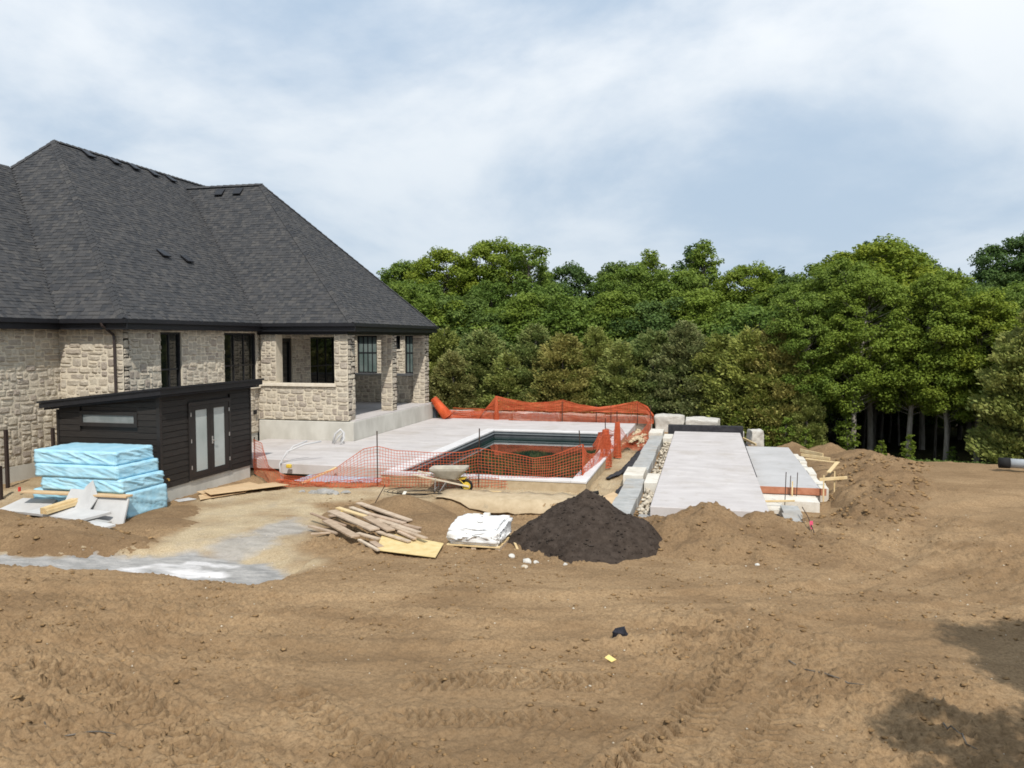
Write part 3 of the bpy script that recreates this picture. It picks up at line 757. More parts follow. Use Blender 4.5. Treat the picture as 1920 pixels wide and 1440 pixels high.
window(-17.36, 30.05, 31.45, .79, 4.0, 1, 1, name='porch_door', fw=.14)
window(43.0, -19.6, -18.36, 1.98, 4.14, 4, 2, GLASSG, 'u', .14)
window(43.0, -17.22, -16.93, 3.36, 4.14, 1, 1, GLASS, 'u', .14)
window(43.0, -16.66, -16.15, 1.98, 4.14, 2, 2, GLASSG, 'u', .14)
# dark room block behind walls so that no light leaks through
MB().box((-24, 29.0, -.5), (-17.7, 37.4, 4.2)).build('inner_core', SOFFIT, house)
# roof planes -----------------------------------------------------------------
ZE, PU, PV = 4.58, .96, 1.31
A_ = Vector((-19.33, 20.72, ZE)); B_ = Vector((-17.0, 20.72, ZE)); AP = Vector((-24.2, 26.0, ZE + PU * 7.2))
LL = Vector((-25.36, 25.15, ZE + PU * 6.03)); LR = Vector((-25.36, 11.8, LL.z)); LE = Vector((-19.33, 11.8, ZE))
E0 = Vector((-17.0, 28.37, ZE)); E1 = Vector((-13.1, 28.37, ZE)); E2 = Vector((-13.1, 38.17, ZE))
R2 = Vector((-19.79, 33.27, ZE + PV * 4.9)); VT = Vector((-23.69, 33.27, ZE + PV * 4.9)); RE = Vector((-24.2, 36.6, AP.z))
roof = MB()
for poly in ([A_, B_, AP, LL], [B_, E0, VT, RE, AP], [E0, E1, R2, VT], [E1, E2, R2], [LE, A_, LL, LR],
             [E2, Vector((-23.69, 38.17, ZE)), VT, R2], [AP, RE, Vector((-31.4, 36.6, ZE)), Vector((-31.4, 25.15, ZE)), LL], [VT, Vector((-23.69, 38.17, ZE)), Vector((-24.2, 38.17, ZE)), RE],
             [LL, Vector((-31.4, 25.15, ZE)), Vector((-31.4, 11.8, ZE)), LR]):
    roof.raw(poly, [tuple(range(len(poly)))])
roof_o = roof.build('roof', DECKM, house)
tab = MB().raw([(0, 0, 0), (1, 0, 0), (1, 0, 1), (0, 0, 1), (1, 1, .15), (0, 1, .15), (1, 1, 0), (0, 1, 0)],
               [(0, 1, 2, 3), (3, 2, 4, 5), (1, 6, 4, 2), (0, 3, 5, 7)]).mesh('shingle')
tab.materials.append(SHING)
TABV = [Vector(v.co) for v in tab.vertices]; TABF = [tuple(p.vertices) for p in tab.polygons]
SH = []
def shingles(poly, along, vmin=None):
    along = Vector(along); nrm = (poly[1] - poly[0]).cross(poly[2] - poly[0]).normalized()
    if nrm.z < 0: nrm = -nrm
    up = nrm.cross(along).normalized()
    if up.z < 0: up = -up
    if along.cross(up).dot(nrm) < 0: along = -along
    O = poly[0]; P2 = [((p - O).dot(along), (p - O).dot(up)) for p in poly]
    tmax = max(t for s, t in P2); t = 0.0; ex = .145; row = 0
    while t < tmax - .02:
        def span(tm):
            xs = []
            for (s0, t0), (s1, t1) in zip(P2, P2[1:] + P2[:1]):
                if (t0 - tm) * (t1 - tm) < 0: xs.append(s0 + (s1 - s0) * (tm - t0) / (t1 - t0))
            return (min(xs), max(xs)) if len(xs) >= 2 else None
        sp = span(t + .02); sp2 = span(min(t + ex, tmax - .001))
        if sp:
            s = sp[0] - rs.random() * .3
            while s < sp[1]:
                w_ = rs.uniform(.09, .24); s0, s1 = max(s, sp[0]), min(s + w_, sp[1])
                if s1 - s0 > .02:
                    th = rs.choice((.007, .010, .018, .020))
                    o_ = O + along * s0 + up * t + nrm * .004
                    if vmin is None or o_.y > vmin:
                        m_ = frame(o_, along * (s1 - s0 - .003), up * (ex + .03), nrm * th)
                        px, py, d = pixel(o_); d2 = d if (0 < px < 815 and s1 - s0 > .12) else 1e6
                        SH.append((d2, m_))
                s += w_
        t += ex; row += 1
shingles([A_, B_, AP, LL], X)
shingles([B_, E0, VT, RE, AP], Y)
shingles([E0, E1, R2, VT], X)
shingles([E1, E2, R2], Y)
shingles([A_, LE, LR, LL], Y, 17.2)
SH.sort(key=lambda s: s[0])
for d, m_ in SH[:300]: put('shingle', tab, None, roof_o, m_)
mb = MB()
for d, m_ in SH[300:]: mb.raw([m_ @ v for v in TABV], TABF, rs.random())
meta(mb.build('shingles', SHING, roof_o), kind='stuff')
cap = MB().raw([(0, -.5, -.16), (0, 0, .14), (0, .5, -.16), (1, -.5, -.20), (1, 0, .06), (1, .5, -.20), (0, -.5, -.24), (0, .5, -.24), (0, 0, 0)],
               [(0, 3, 4, 1), (1, 4, 5, 2), (0, 1, 8, 6), (1, 2, 7, 8)]).mesh('ridge_cap')
cap.materials.append(SHING)
def caps(p, q, n1, n2, step=.23):
    d = (q - p); L_ = d.length; d.normalize(); up = (Vector(n1).normalized() + Vector(n2).normalized()).normalized(); sd = up.cross(d)
    k = int(L_ / step); fall = math.sqrt(max(0, 1 - Vector(n1).normalized().dot(up) ** 2))
    for i in range(k):
        o_ = p + d * (L_ * i / k) + up * .02
        put('ridge_cap', cap, None, roof_o, frame(o_, d * (L_ / k + .05), sd * .27, up * (.30 * (.45 + fall))))
NU, NV = (PU, 0, 1), (0, -PV, 1)
caps(B_, AP, NU, NV); caps(E1, R2, NU, NV); caps(E2, R2, NU, (0, PV, 1), .3)
caps(AP, RE, NU, (-PU, 0, 1), .3); caps(VT, R2, NV, (0, PV, 1), .3); caps(LL, AP, NV, (-PU, 0, 1), .3)
def vent(p, nrm, tilt_up):
    nrm = Vector(nrm).normalized(); sd = Vector((0, 0, 1)).cross(nrm).normalized(); up = nrm.cross(sd)
    mb = MB(); P = Vector(p)
    q = lambda a, b, c: P + sd * a + up * b + nrm * c
    mb.raw([q(-.16, -.13, -.05), q(.16, -.13, -.05), q(.16, .2, -.05), q(-.16, .2, -.05), q(-.16, -.13, .07), q(.16, -.13, .07), q(.16, .2, .03), q(-.16, .2, .03)],
           [(0, 1, 5, 4), (1, 2, 6, 5), (2, 3, 7, 6), (3, 0, 4, 7), (4, 5, 6, 7)])
    v_ = mb.build('roof_vent', BLACK, house)
    h = MB(); h.raw([q(-.2, -.2, .085), q(.2, -.2, .085), q(.2, .24, .045), q(-.2, .24, .045), q(-.2, -.2, .135), q(.2, -.2, .135), q(.2, .24, .065), q(-.2, .24, .065)],
           [(3, 2, 1, 0), (4, 5, 6, 7), (0, 1, 5, 4), (1, 2, 6, 5), (2, 3, 7, 6), (3, 0, 4, 7)]); h.build('hood', BLACK, v_)
for p in ((-23.93, 27.41, 11.24), (-24.0, 28.92, 11.30), (-24.0, 30.1, 11.30), (-23.97, 31.32, 11.27), (-23.93, 32.47, 11.23), (-19.61, 26.04, 7.09), (-19.52, 27.3, 7.0)): vent(p, NU, 1)
for p in ((-21.72, 32.98, 10.62), (-20.79, 32.99, 10.63)): vent(p, NV, 1)
# soffit, fascia, gutters
so = MB(); fa = MB(); gu_ = MB()
def eave(p, q, out, ov, ext0=0., ext1=0., dz=0., sx_=0.):
    p = Vector(p); q = Vector(q); o_ = Vector(out); d = (q - p).normalized()
    for mb, d0, d1, z0, z1 in ((so, -ov - .05, -.02, 4.265, 4.285), (fa, -.02, .005, 4.26, ZE - .012), (gu_, .006, .12, 4.455, 4.585)):
        a_, b_ = p - d * ext0, q + d * (ext1 + (sx_ if mb is so else .134 if (mb is fa and sx_) else 0)); z0 += dz; z1 += dz if mb is so else 0
        pts = [a_ + o_ * d0, b_ + o_ * d0, b_ + o_ * d1, a_ + o_ * d1]
        mb.raw([(r.x, r.y, z0) for r in pts] + [(r.x, r.y, z1) for r in pts], [(3, 2, 1, 0), (4, 5, 6, 7), (0, 1, 5, 4), (1, 2, 6, 5), (2, 3, 7, 6), (3, 0, 4, 7)])
eave((-19.33, 11.8, 0), (-19.33, 20.585, 0), FU, .36, 0, 0, .004, .6)
eave((-19.33, 20.72, 0), (-17.0, 20.72, 0), FV, .36, 0, .11)
eave((-17.0, 20.73, 0), (-17.0, 28.235, 0), FU, .36, 0, 0, .004, .6)
eave((-17.0, 28.37, 0), (-13.1, 28.37, 0), FV, .35, 0, .11)
eave((-13.1, 28.38, 0), (-13.1, 38.17, 0), FU, .35, 0, .1)
eave((-23, 42.7, 0), (-15.3, 42.7, 0), FV, .35)
so.build('soffit', SOFFIT, house); fa.build('fascia', BLACK, house); gu_.build('gutter', BLACK, house)
MB().raw([(-23, 42.7, 4.5), (-15.3, 42.7, 4.5), (-20, 46.5, 5.9), (-23, 46.5, 5.9)], [(0, 1, 2, 3)]).raw([(-15.3, 42.7, 4.5), (-15.3, 50, 4.5), (-20, 46.5, 5.9)], [(0, 1, 2)]).build('rear_roof', DECKM, house)
MB().box((-17.3, 28.60, 4.14), (-13.42, 28.98, 4.27)).box((-13.78, 28.98, 4.14), (-13.42, 38.0, 4.27)).build('porch_beam', BLACK, house)
MB().box((-17.3, 28.99, 4.2), (-13.79, 38.0, 4.24)).build('porch_ceiling', SOFFIT, house)
# downpipe
MB().tube([(-17.72, 20.62, 4.47), (-17.70, 20.64, 4.38), (-17.60, 20.98, 4.10), (-17.58, 20.985, 3.95), (-17.56, 20.985, .1)], .042, 8).build('downpipe', BROWNAL, house)
MB().box((-17.30, 28.2, 1.0), (-17.22, 28.34, 1.16)).build('outlet_box', RUBBER, house)

# ------------------------------------------------------------------ the dark shed
shed = thing('garden_shed', 'dark brown wooden shed with sloping flat roof and frosted double doors', 'shed', (-15.6, 20.5, -.4))
s_u0, s_u1, s_v0, s_v1 = -17.24, -14.0, 18.3, 22.66
MB().box((s_u0 + .03, s_v0 + .03, -1.0), (s_u1 - .03, s_v1 - .03, -.02)).build('foundation', CONC, shed, bevel=.01)
_c = [(s_u0 + .06, s_v0 + .06), (s_u1 - .06, s_v0 + .06), (s_u1 - .06, s_v1 - .06), (s_u0 + .06, s_v1 - .06)]
MB().raw([(u, v, -.018) for u, v in _c] + [(u, v, 2.075 + (u - s_u0) / (s_u1 - s_u0) * .36) for u, v in _c], [(3, 2, 1, 0), (4, 5, 6, 7), (0, 1, 5, 4), (1, 2, 6, 5), (2, 3, 7, 6), (3, 0, 4, 7)]).build('wall_core', SIDINGB, shed)
def topz(u): return 2.085 + (u - s_u0) / (s_u1 - s_u0) * .36
def siding(axis_, lo, hi, ops):
    z = -.03; k = 0
    while z < 2.6:
        z1 = z + .158
        pieces = [(lo, hi)]
        for o in ops:
            if o[2] < z1 and o[3] > z:
                np_ = []
                for p, q in pieces:
                    if o[1] <= p or o[0] >= q: np_.append((p, q)); continue
                    if o[0] > p: np_.append((p, o[0]))
                    if o[1] < q: np_.append((o[1], q))
                pieces = np_
        for p, q in pieces:
            mb = MB()
            if axis_ == 'u':
                if topz(q) <= z + .02: continue
                if topz(p) < z + .01: p = s_u0 + (z + .012 - 2.085) / .36 * (s_u1 - s_u0)
                za_, zb_ = min(z1, topz(p)), min(z1, topz(q))
                mb.raw([(p, s_v0 + .06, z), (q, s_v0 + .06, z), (q, s_v0, z), (p, s_v0, z), (p, s_v0 + .06, za_), (q, s_v0 + .06, zb_), (q, s_v0 + .012, zb_), (p, s_v0 + .012, za_)],
                       [(3, 2, 1, 0), (4, 5, 6, 7), (0, 1, 5, 4), (1, 2, 6, 5), (2, 3, 7, 6), (3, 0, 4, 7)])
            else:
                zt = min(z1, topz(s_u1))
                if zt <= z + .01: continue
                mb.raw([(s_u1 - .06, p, z), (s_u1, p, z), (s_u1, q, z), (s_u1 - .06, q, z), (s_u1 - .06, p, zt), (s_u1 - .012, p, zt), (s_u1 - .012, q, zt), (s_u1 - .06, q, zt)],
                       [(3, 2, 1, 0), (4, 5, 6, 7), (0, 1, 5, 4), (1, 2, 6, 5), (2, 3, 7, 6), (3, 0, 4, 7)])
            mb.build('siding_board', SIDING, shed)
        z = z1 + .010; k += 1
siding('u', s_u0 + .07, s_u1 - .09, [(-16.50, -14.68, 1.62, 2.05)])
siding('v', s_v0 + .09, s_v1 - .05, [(19.50, 21.55, -.1, 2.20)])
MB().box((s_u1 - .09, s_v0 - .012, -.03), (s_u1 + .012, s_v0 + .088, 2.44)).build('corner_trim', SIDINGB, shed)
MB().box((s_u0 - .005, s_v0 - .012, -.03), (s_u0 + .068, s_v0 + .06, 2.05)).build('corner_trim', SIDINGB, shed)
MB().box((s_u1 - .06, s_v1 - .048, -.03), (s_u1 + .012, s_v1 + .02, 2.44)).build('corner_trim', SIDINGB, shed)
wf = MB().box((-16.50, s_v0 - .02, 1.62), (-14.68, s_v0 + .06, 1.72)).box((-16.50, s_v0 - .02, 1.93), (-14.68, s_v0 + .06, 2.03)).box((-16.50, s_v0 - .02, 1.72), (-16.40, s_v0 + .06, 1.93)).box((-14.78, s_v0 - .02, 1.72), (-14.68, s_v0 + .06, 1.93)).build('window', SIDINGB, shed)
MB().box((-16.40, s_v0 + .012, 1.72), (-14.78, s_v0 + .03, 1.93)).build('pane', mat('dim_frosted_glass', (.16, .175, .17), (.21, .22, .215), rough=.3, spec=.5), wf)
# roof: one pitch, high on the door side
def slab(u0, u1, v0, v1, z_at, th, name, m_, par):
    vs = [(u, v, z_at(u) + dz) for dz in (0, th) for u, v in ((u0, v0), (u1, v0), (u1, v1), (u0, v1))]
    return MB().raw(vs, [(3, 2, 1, 0), (4, 5, 6, 7), (0, 1, 5, 4), (1, 2, 6, 5), (2, 3, 7, 6), (3, 0, 4, 7)]).build(name, m_, par)
rz = lambda u: 2.10 + (u - s_u0) / (s_u1 - s_u0) * .36
sro = slab(s_u0 - .30, s_u1 + .26, s_v0 - .28, s_v1 + .3, lambda u: rz(u) + .03, .14, 'roof', BLACK, shed)
slab(s_u0 - .34, s_u1 + .30, s_v0 - .32, s_v1 + .34, lambda u: rz(u) + .172, .055, 'drip_edge', BLACK, sro)
slab(s_u0 - .22, s_u1 + .20, s_v0 - .2, s_v1 + .2, lambda u: rz(u) - .03, .058, 'soffit', SOFFIT, sro)
# double doors
df = MB().box((s_u1 - .05, 19.50, .0), (s_u1 + .025, 19.60, 2.20)).box((s_u1 - .05, 21.45, .0), (s_u1 + .025, 21.55, 2.20)).box((s_u1 - .05, 19.60, 2.09), (s_u1 + .025, 21.45, 2.20)).box((s_u1 - .05, 19.60, .0), (s_u1 + .03, 21.45, .05)).build('door_frame', SIDINGB, shed)
for k, (p, q) in enumerate(((19.605, 20.523), (20.528, 21.445))):
    d_ = MB().box((s_u1 - .03, p, .055), (s_u1 + .012, p + .22 - .06 * k, 2.085)).box((s_u1 - .03, q - .22 + .06 * (1 - k), .055), (s_u1 + .012, q, 2.085)).box((s_u1 - .03, p + .22 - .06 * k, .055), (s_u1 + .012, q - .22 + .06 * (1 - k), .21)).box((s_u1 - .03, p + .22 - .06 * k, 1.96), (s_u1 + .012, q - .22 + .06 * (1 - k), 2.085)).build('door', SIDINGB, shed)
    MB().box((s_u1 - .012, p + .22 - .06 * k, .21), (s_u1 - .002, q - .22 + .06 * (1 - k), 1.96)).build('glass_pane', FROST, d_)
    hv = 19.6 if k == 0 else 21.45
    for hz_ in (.3, 1.05, 1.8): MB().box((s_u1 + .013, hv - .018, hz_), (s_u1 + .03, hv + .018, hz_ + .11)).build('hinge', STEEL, d_)
    if k == 1:
        MB().tube([(s_u1 + .012, 20.60, 1.02), (s_u1 + .07, 20.60, 1.02), (s_u1 + .075, 20.72, 1.02)], .014, 6).box((s_u1 + .013, 20.57, .92), (s_u1 + .02, 20.63, 1.14)).build('handle', STEEL, d_)
MB().tube([(s_u1 + .002, s_v0 + .25, .22), (s_u1 + .05, s_v0 + .25, .22), (s_u1 + .06, s_v0 + .25, .17)], .025, 6).build('hose_tap', mat('brass', (.5, .32, .1), rough=.4, metal=.6), shed)
# ------------------------------------------------------------------ pool and deck
pu0, pu1, pv0, pv1 = -8.88, -3.62, 22.42, 33.55
deck = MB()
for a, b in (((-16.9, 23.7, -.32), (-13.203, 28.59, -.003)), ((-13.2, 22.95, -.32), (-9.32, 38.1, 0)), ((-9.318, 34.0, -.32), (-3.12, 37.75, -.004))): deck.box(a, b)
meta(deck.build('pool_deck', SLABC, None, bevel=.01), 'pale broom-finished concrete deck between house and pool', None, None, 'structure')
pool = thing('swimming_pool', 'rectangular pool with dark liner and pale coping', 'pool', (-6.2, 28, -1.6))
c = MB(); z0, z1 = -.06, .012
MB().box((-9.317, 21.98, z0), (pu0, 34.0, z1)).build('coping', COPE, pool, bevel=.012)
MB().box((pu1, 21.98, z0), (-3.16, 34.0, z1)).build('coping', COPE, pool, bevel=.012)
MB().box((pu0 + .002, 21.98, z0), (pu1 - .002, pv0, z1)).build('coping', COPE, pool, bevel=.012)
MB().box((pu0 + .002, pv1, z0), (pu1 - .002, 33.998, z1)).build('coping', COPE, pool, bevel=.012)
MB().box((-9.30, 22.0, -.5), (pu0 - .14, 33.9, z0 - .002)).box((pu1 + .14, 22.0, -.5), (-3.18, 33.9, z0 - .002)).box((pu0 - .139, 22.0, -.5), (pu1 + .139, pv0 - .14, z0 - .002)).build('pool_wall', GEOT, pool)
MB().raw([(pu0 - .01, pv0 - .01, z0), (pu1 + .01, pv0 - .01, z0), (pu1 + .01, pv1 + .01, z0), (pu0 - .01, pv1 + .01, z0), (pu0 - .01, pv0 - .01, -1.6), (pu1 + .01, pv0 - .01, -1.6), (pu1 + .01, pv1 + .01, -1.6), (pu0 - .01, pv1 + .01, -1.6)],
         [(0, 1, 5, 4), (1, 2, 6, 5), (2, 3, 7, 6), (3, 0, 4, 7), (4, 5, 6, 7)]).build('liner', LINER, pool)
for z_, t_ in ((-.13, .02),):
    MB().box((pu0 - .005, pv1 - .04, z_ - .03), (pu1 + .005, pv1 + .005, z_)).box((pu0 - .005, pv0, z_ - .03), (pu0 + .035, pv1 - .041, z_)).build('liner_track', mat('grey_track', (.22, .24, .25), rough=.5), pool)
MB().raw([(pu0 - .008, pv0 - .008, -.30), (pu1 + .008, pv0 - .008, -.30), (pu1 + .008, pv1 + .008, -.30), (pu0 - .008, pv1 + .008, -.30)], [(0, 1, 2, 3)]).build('water', WATER, pool)
# joint cut in the deck
meta(MB().box((-12.6, 33.9, .001), (-10.4, 33.92, .004)).build('deck_joint', CEM), None, None, None, 'structure')

# ------------------------------------------------------------------ concrete slabs on the right
sl1 = MB().box((-1.22, 19.1, -.24), (1.5, 35.0, .0)).build('long_concrete_slab', SLABC, None, bevel=.012)
meta(sl1, 'long pale concrete slab right of the pool', None, None, 'structure')
sl2 = MB().box((1.512, 23.95, -.9), (3.24, 32.8, -.27)).build('side_concrete_slab', SLABD, None, bevel=.012)
meta(sl2, 'lower concrete slab joined to the right side of the long slab', None, None, 'structure')
def plain(name, label, cat, m_, a, b, group=None, bevel=0., jit=0., seed=0, cuts=3, jsc=2.2):
    mb = MB().box(a, b); me = mb.mesh(name)
    if bevel: bev(me, bevel, 2)
    if jit: jitter(me, jit, jsc, seed, cuts)
    return meta(put(name, me, m_), label, cat, group)
plain('retaining_strip', 'black membrane upstand across the far end of the long slab', 'membrane', FABRIC, (-1.5, 35.03, -.25), (1.62, 35.5, .24), jit=.02, seed=3)
plain('edge_beam', 'grey concrete edge beam under the near end of the long slab', 'beam', CEM, (-1.5, 19.0, -.62), (1.0, 19.35, -.245), bevel=.02)
# grey wall blocks in a row left of the slab
for k, (v0, v1, du) in enumerate(((18.7, 20.7, 0), (20.74, 22.5, .02), (22.54, 23.5, .0), (25.15, 27.05, -.02), (27.09, 29.0, .0), (29.04, 31.2, -.03), (31.24, 34.2, 0))):
    lab = ['grey wall block nearest the black topsoil heap', 'grey wall block second from the near end of the row', 'short grey wall block in front of the white foam pad', 'grey wall block just past the white foam pad',
           'bluish grey wall block in the middle of the row', 'grey wall block third from the far end past the foam pad', 'longest grey wall block at the far end of the row'][k]
    plain('wall_block', lab, 'block', BLOCK, (-2.2 + du, v0, -.5), (-1.66 + du, v1, -.12), 'wall blocks beside the slab', bevel=.018, jit=.006, seed=k, cuts=2)
plain('foam_pad', 'white foam pad lying on the near part of the block row', 'foam pad', WHITEF, (-2.3, 23.55, -.3), (-1.72, 25.1, -.03), 'white foam pieces by the block row', bevel=.01)
plain('foam_pad', 'white foam pad lying at the far end of the block row', 'foam pad', WHITEF, (-2.28, 34.3, -.3), (-1.7, 35.9, -.02), 'white foam pieces by the block row', bevel=.01)
plain('foam_pad', 'white foam block wedged between slab and near blocks', 'foam pad', WHITEF, (-1.62, 22.6, -.5), (-1.25, 24.2, -.06), 'white foam pieces by the block row', bevel=.01)
plain('foam_pad', 'white foam block wedged between slab and far blocks', 'foam pad', WHITEF, (-1.62, 32.9, -.5), (-1.25, 34.4, -.06), 'white foam pieces by the block row', bevel=.01)
rr = np.random.default_rng(12)
n = 420; cu = rr.uniform(-1.55, -1.26, n); cv = np.concatenate([rr.uniform(24.4, 32.8, n - 140), rr.uniform(19.3, 22.5, 140)]); cs = rr.uniform(.03, .09, n)
v_, f_, q_ = lumps(n, np.stack([cu, cv, -.42 + cs * .3 + .2 * rr.random(n)], 1), cs, 13, .9)
meta(put('trench_rubble', mesh_np('trench_rubble', v_, f_, rnd=q_), PEBB), 'pale rubble filling the trench between slab and blocks', None, None, 'stuff')
# black fabric strips
def ribbon(name, label, pts, m_, wz=.03, cat='fabric', seed=0):
    """a rumpled strip lying on the ground: (u, v, half width)"""
    V = []; F = []
    for i in range(len(pts) - 1):
        (x0, y0, h0), (x1, y1, h1) = pts[i], pts[i + 1]
        for k in range(6):
            t = k / 6; V.append((x0 + (x1 - x0) * t, y0 + (y1 - y0) * t, h0 + (h1 - h0) * t))
    V.append(pts[-1]); P = []
    for i, (x, y, h) in enumerate(V):
        a, b = V[max(i - 1, 0)], V[min(i + 1, len(V) - 1)]; d = Vector((b[0] - a[0], b[1] - a[1])); d.normalize(); nrm = Vector((-d.y, d.x))
        for j in range(6):
            s = -1 + j * .4; hh = h * (1 + .25 * mnoise.noise(Vector((x * 1.7, y * 1.7, seed))))
            xx, yy = x + nrm.x * hh * s, y + nrm.y * hh * s
            zz_ = gzf(xx, yy) + .05 + wz * (1 + mnoise.noise(Vector((xx * 3.1, yy * 3.1, seed + 4))) * 1.6)
            P.append((xx, yy, zz_))
    n_ = len(V)
    for i in range(n_ - 1):
        for j in range(5): F.append((i * 6 + j, i * 6 + j + 1, (i + 1) * 6 + j + 1, (i + 1) * 6 + j))
    b = len(P); P += [(x, y, z - .02) for x, y, z in P]
    F2 = [tuple(b + k for k in f[::-1]) for f in F]
    rim = []
    for i in range(n_ - 1): rim += [(i * 6, (i + 1) * 6, b + (i + 1) * 6, b + i * 6), (b + i * 6 + 5, b + (i + 1) * 6 + 5, (i + 1) * 6 + 5, i * 6 + 5)]
    for j in range(5): rim += [(b + j, b + j + 1, j + 1, j), ((n_ - 1) * 6 + j, (n_ - 1) * 6 + j + 1, b + (n_ - 1) * 6 + j + 1, b + (n_ - 1) * 6 + j)]
    me = bpy.data.meshes.new(name); me.from_pydata(P, [], F + F2 + rim); me.polygons.foreach_set('use_smooth', [True] * len(me.polygons)); me.update()
    return meta(put(name, me, m_), label, cat)
ribbon('fabric_strip', 'rumpled black fabric strip running along the block row', [(-2.35, 25.6, .16), (-2.38, 27.2, .22), (-2.34, 29.0, .2), (-2.32, 31, .14), (-2.28, 33.6, .12)], FABRIC, .05, seed=1)
ribbon('fabric_strip', 'black fabric tail straying from the block row towards the fence', [(-2.85, 24.4, .07), (-2.7, 25.4, .10), (-2.5, 26.9, .12), (-2.4, 28.4, .16)], FABRIC, .03, seed=2)
ribbon('fabric_strip', 'short black fabric scrap beside the nearest wall blocks', [(-2.34, 21.2, .08), (-2.31, 22.3, .09), (-2.28, 23.3, .08)], FABRIC, .04, seed=3)
# formwork and foam on the right-hand side of the lower slab
def bar(name, label, cat, m_, p, q, wd, ht, group=None, bevel=.004, up=(0, 0, 1)):
    me = MB().beam(p, q, wd, ht, up).mesh(name)
    if bevel: bev(me, bevel)
    return meta(put(name, me, m_), label, cat, group)
bar('joint_strip', 'dark joint strip between the long slab and the lower slab', 'strip', FABRIC, (1.507, 23.96, -.012), (1.507, 32.8, -.012), .03, .012)
bar('form_board', 'red brown form board along the near edge of the lower slab', 'board', FORMR, (1.56, 23.90, -.36), (3.4, 23.92, -.36), .04, .20)
plain('foam_pad', 'white foam sheet under the red brown form board', 'foam pad', WHITEF, (1.6, 22.9, -.75), (3.1, 23.85, -.47), jit=.01, seed=5)
plain('foam_pad', 'white foam offcut beside the long slab before the form board', 'foam pad', WHITEF, (1.56, 21.9, -.85), (2.1, 22.85, -.52), jit=.01, seed=6)
plain('wall_block', 'pale grey block step near the pink tape stake', 'block', BLOCK, (1.93, 20.05, -.72), (2.36, 20.95, -.38), bevel=.015)
plain('wall_block', 'pale grey block step right below the foam offcuts', 'block', BLOCK, (2.0, 20.98, -.85), (2.44, 22.1, -.42), bevel=.015)
ribbon('fabric_strip', 'black plastic scrap standing by the block steps', [(1.72, 20.2, .07), (1.8, 20.8, .10), (1.86, 21.3, .08)], FABRIC, .07, seed=8)
for k in range(9):
    v = 24.2 + k * .83
    plain('foam_pad', 'white foam edge piece, %s from the near end along the lower slab' % ['first', 'second', 'third', 'fourth', 'fifth', 'sixth', 'seventh', 'eighth', 'ninth'][k], 'foam pad', WHITEF,
          (3.27, v, -.8), (3.50 + .05 * math.sin(k * 2.1), v + .78, -.30 - .03 * (k % 3)), 'white foam edge of the lower slab', bevel=.012, jit=.012, seed=20 + k)
BR = [((3.3, 24.6, -.12), (4.1, 24.9, -.08), .04, .09, 'pale brace board sticking out near the form board corner'), ((3.45, 30.8, -.1), (4.1, 29.8, -.12), .04, .12, 'pale brace board at the far right of the lower slab'),
      ((3.35, 28.4, -.06), (4.3, 28.0, -.1), .09, .03, 'thin pale board lying midway along the lower slab edge'), ((3.75, 26.0, -.12), (4.25, 27.6, -.02), .12, .03, 'white board tilted up on the dirt beside the lower slab'),
      ((1.6, 34.6, -.18), (2.05, 33.4, -.28), .05, .09, 'short board leaning at the far corner of the long slab'), ((3.35, 29.6, -.1), (4.2, 28.9, -.12), .05, .1, 'pale brace board between the far and middle braces'),
      ((1.6, 22.3, -.38), (2.4, 22.45, -.36), .03, .05, 'thin brown batten across the foam offcuts')]
for p, q, a, b, lab in BR: bar('brace_board', lab, 'board', WOODP, p, q, a, b, 'loose boards round the lower slab')
for k, (u, v, h, lab) in enumerate(((2.15, 22.5, .75, 'steel stake standing in the foam offcuts'), (2.58, 23.75, .55, 'taller steel stake at the middle of the form board'), (2.40, 23.78, .45, 'shorter steel stake at the middle of the form board'),
                               (3.3, 23.75, .5, 'wooden stake holding the right end of the form board'), (3.75, 24.85, .45, 'wooden stake at the tip of the brace board'), (2.46, 23.7, .3, 'stubby pale stake leaning on the form board'))):
    m_ = WOODP if k >= 3 else RUSTY
    MBo = MB().box((u - .018, v - .018, -.6), (u + .018, v + .018, -.35 + h)) if k >= 3 else MB().tube([(u, v, -.6), (u + .02, v, -.35 + h)], .012, 6)
    meta(MBo.build('form_stake', m_), lab, 'stake', 'stakes at the formwork')
st = thing('marking_stake', 'dark leaning rod with pink tape near the block steps', 'stake', (2.42, 18.7, -.4))
MB().tube([(2.38, 20.6, -.15), (2.40, 19.6, -.18), (2.43, 18.6, -.36)], .012, 6).build('rod', RUSTY, st)
MB().box((2.38, 19.15, -.26), (2.45, 19.17, -.17)).raw([(2.385, 19.16, -.262), (2.43, 19.16, -.262), (2.45, 19.1, -.35), (2.40, 19.12, -.34)], [(0, 1, 2, 3)]).build('tape', PINK, st)

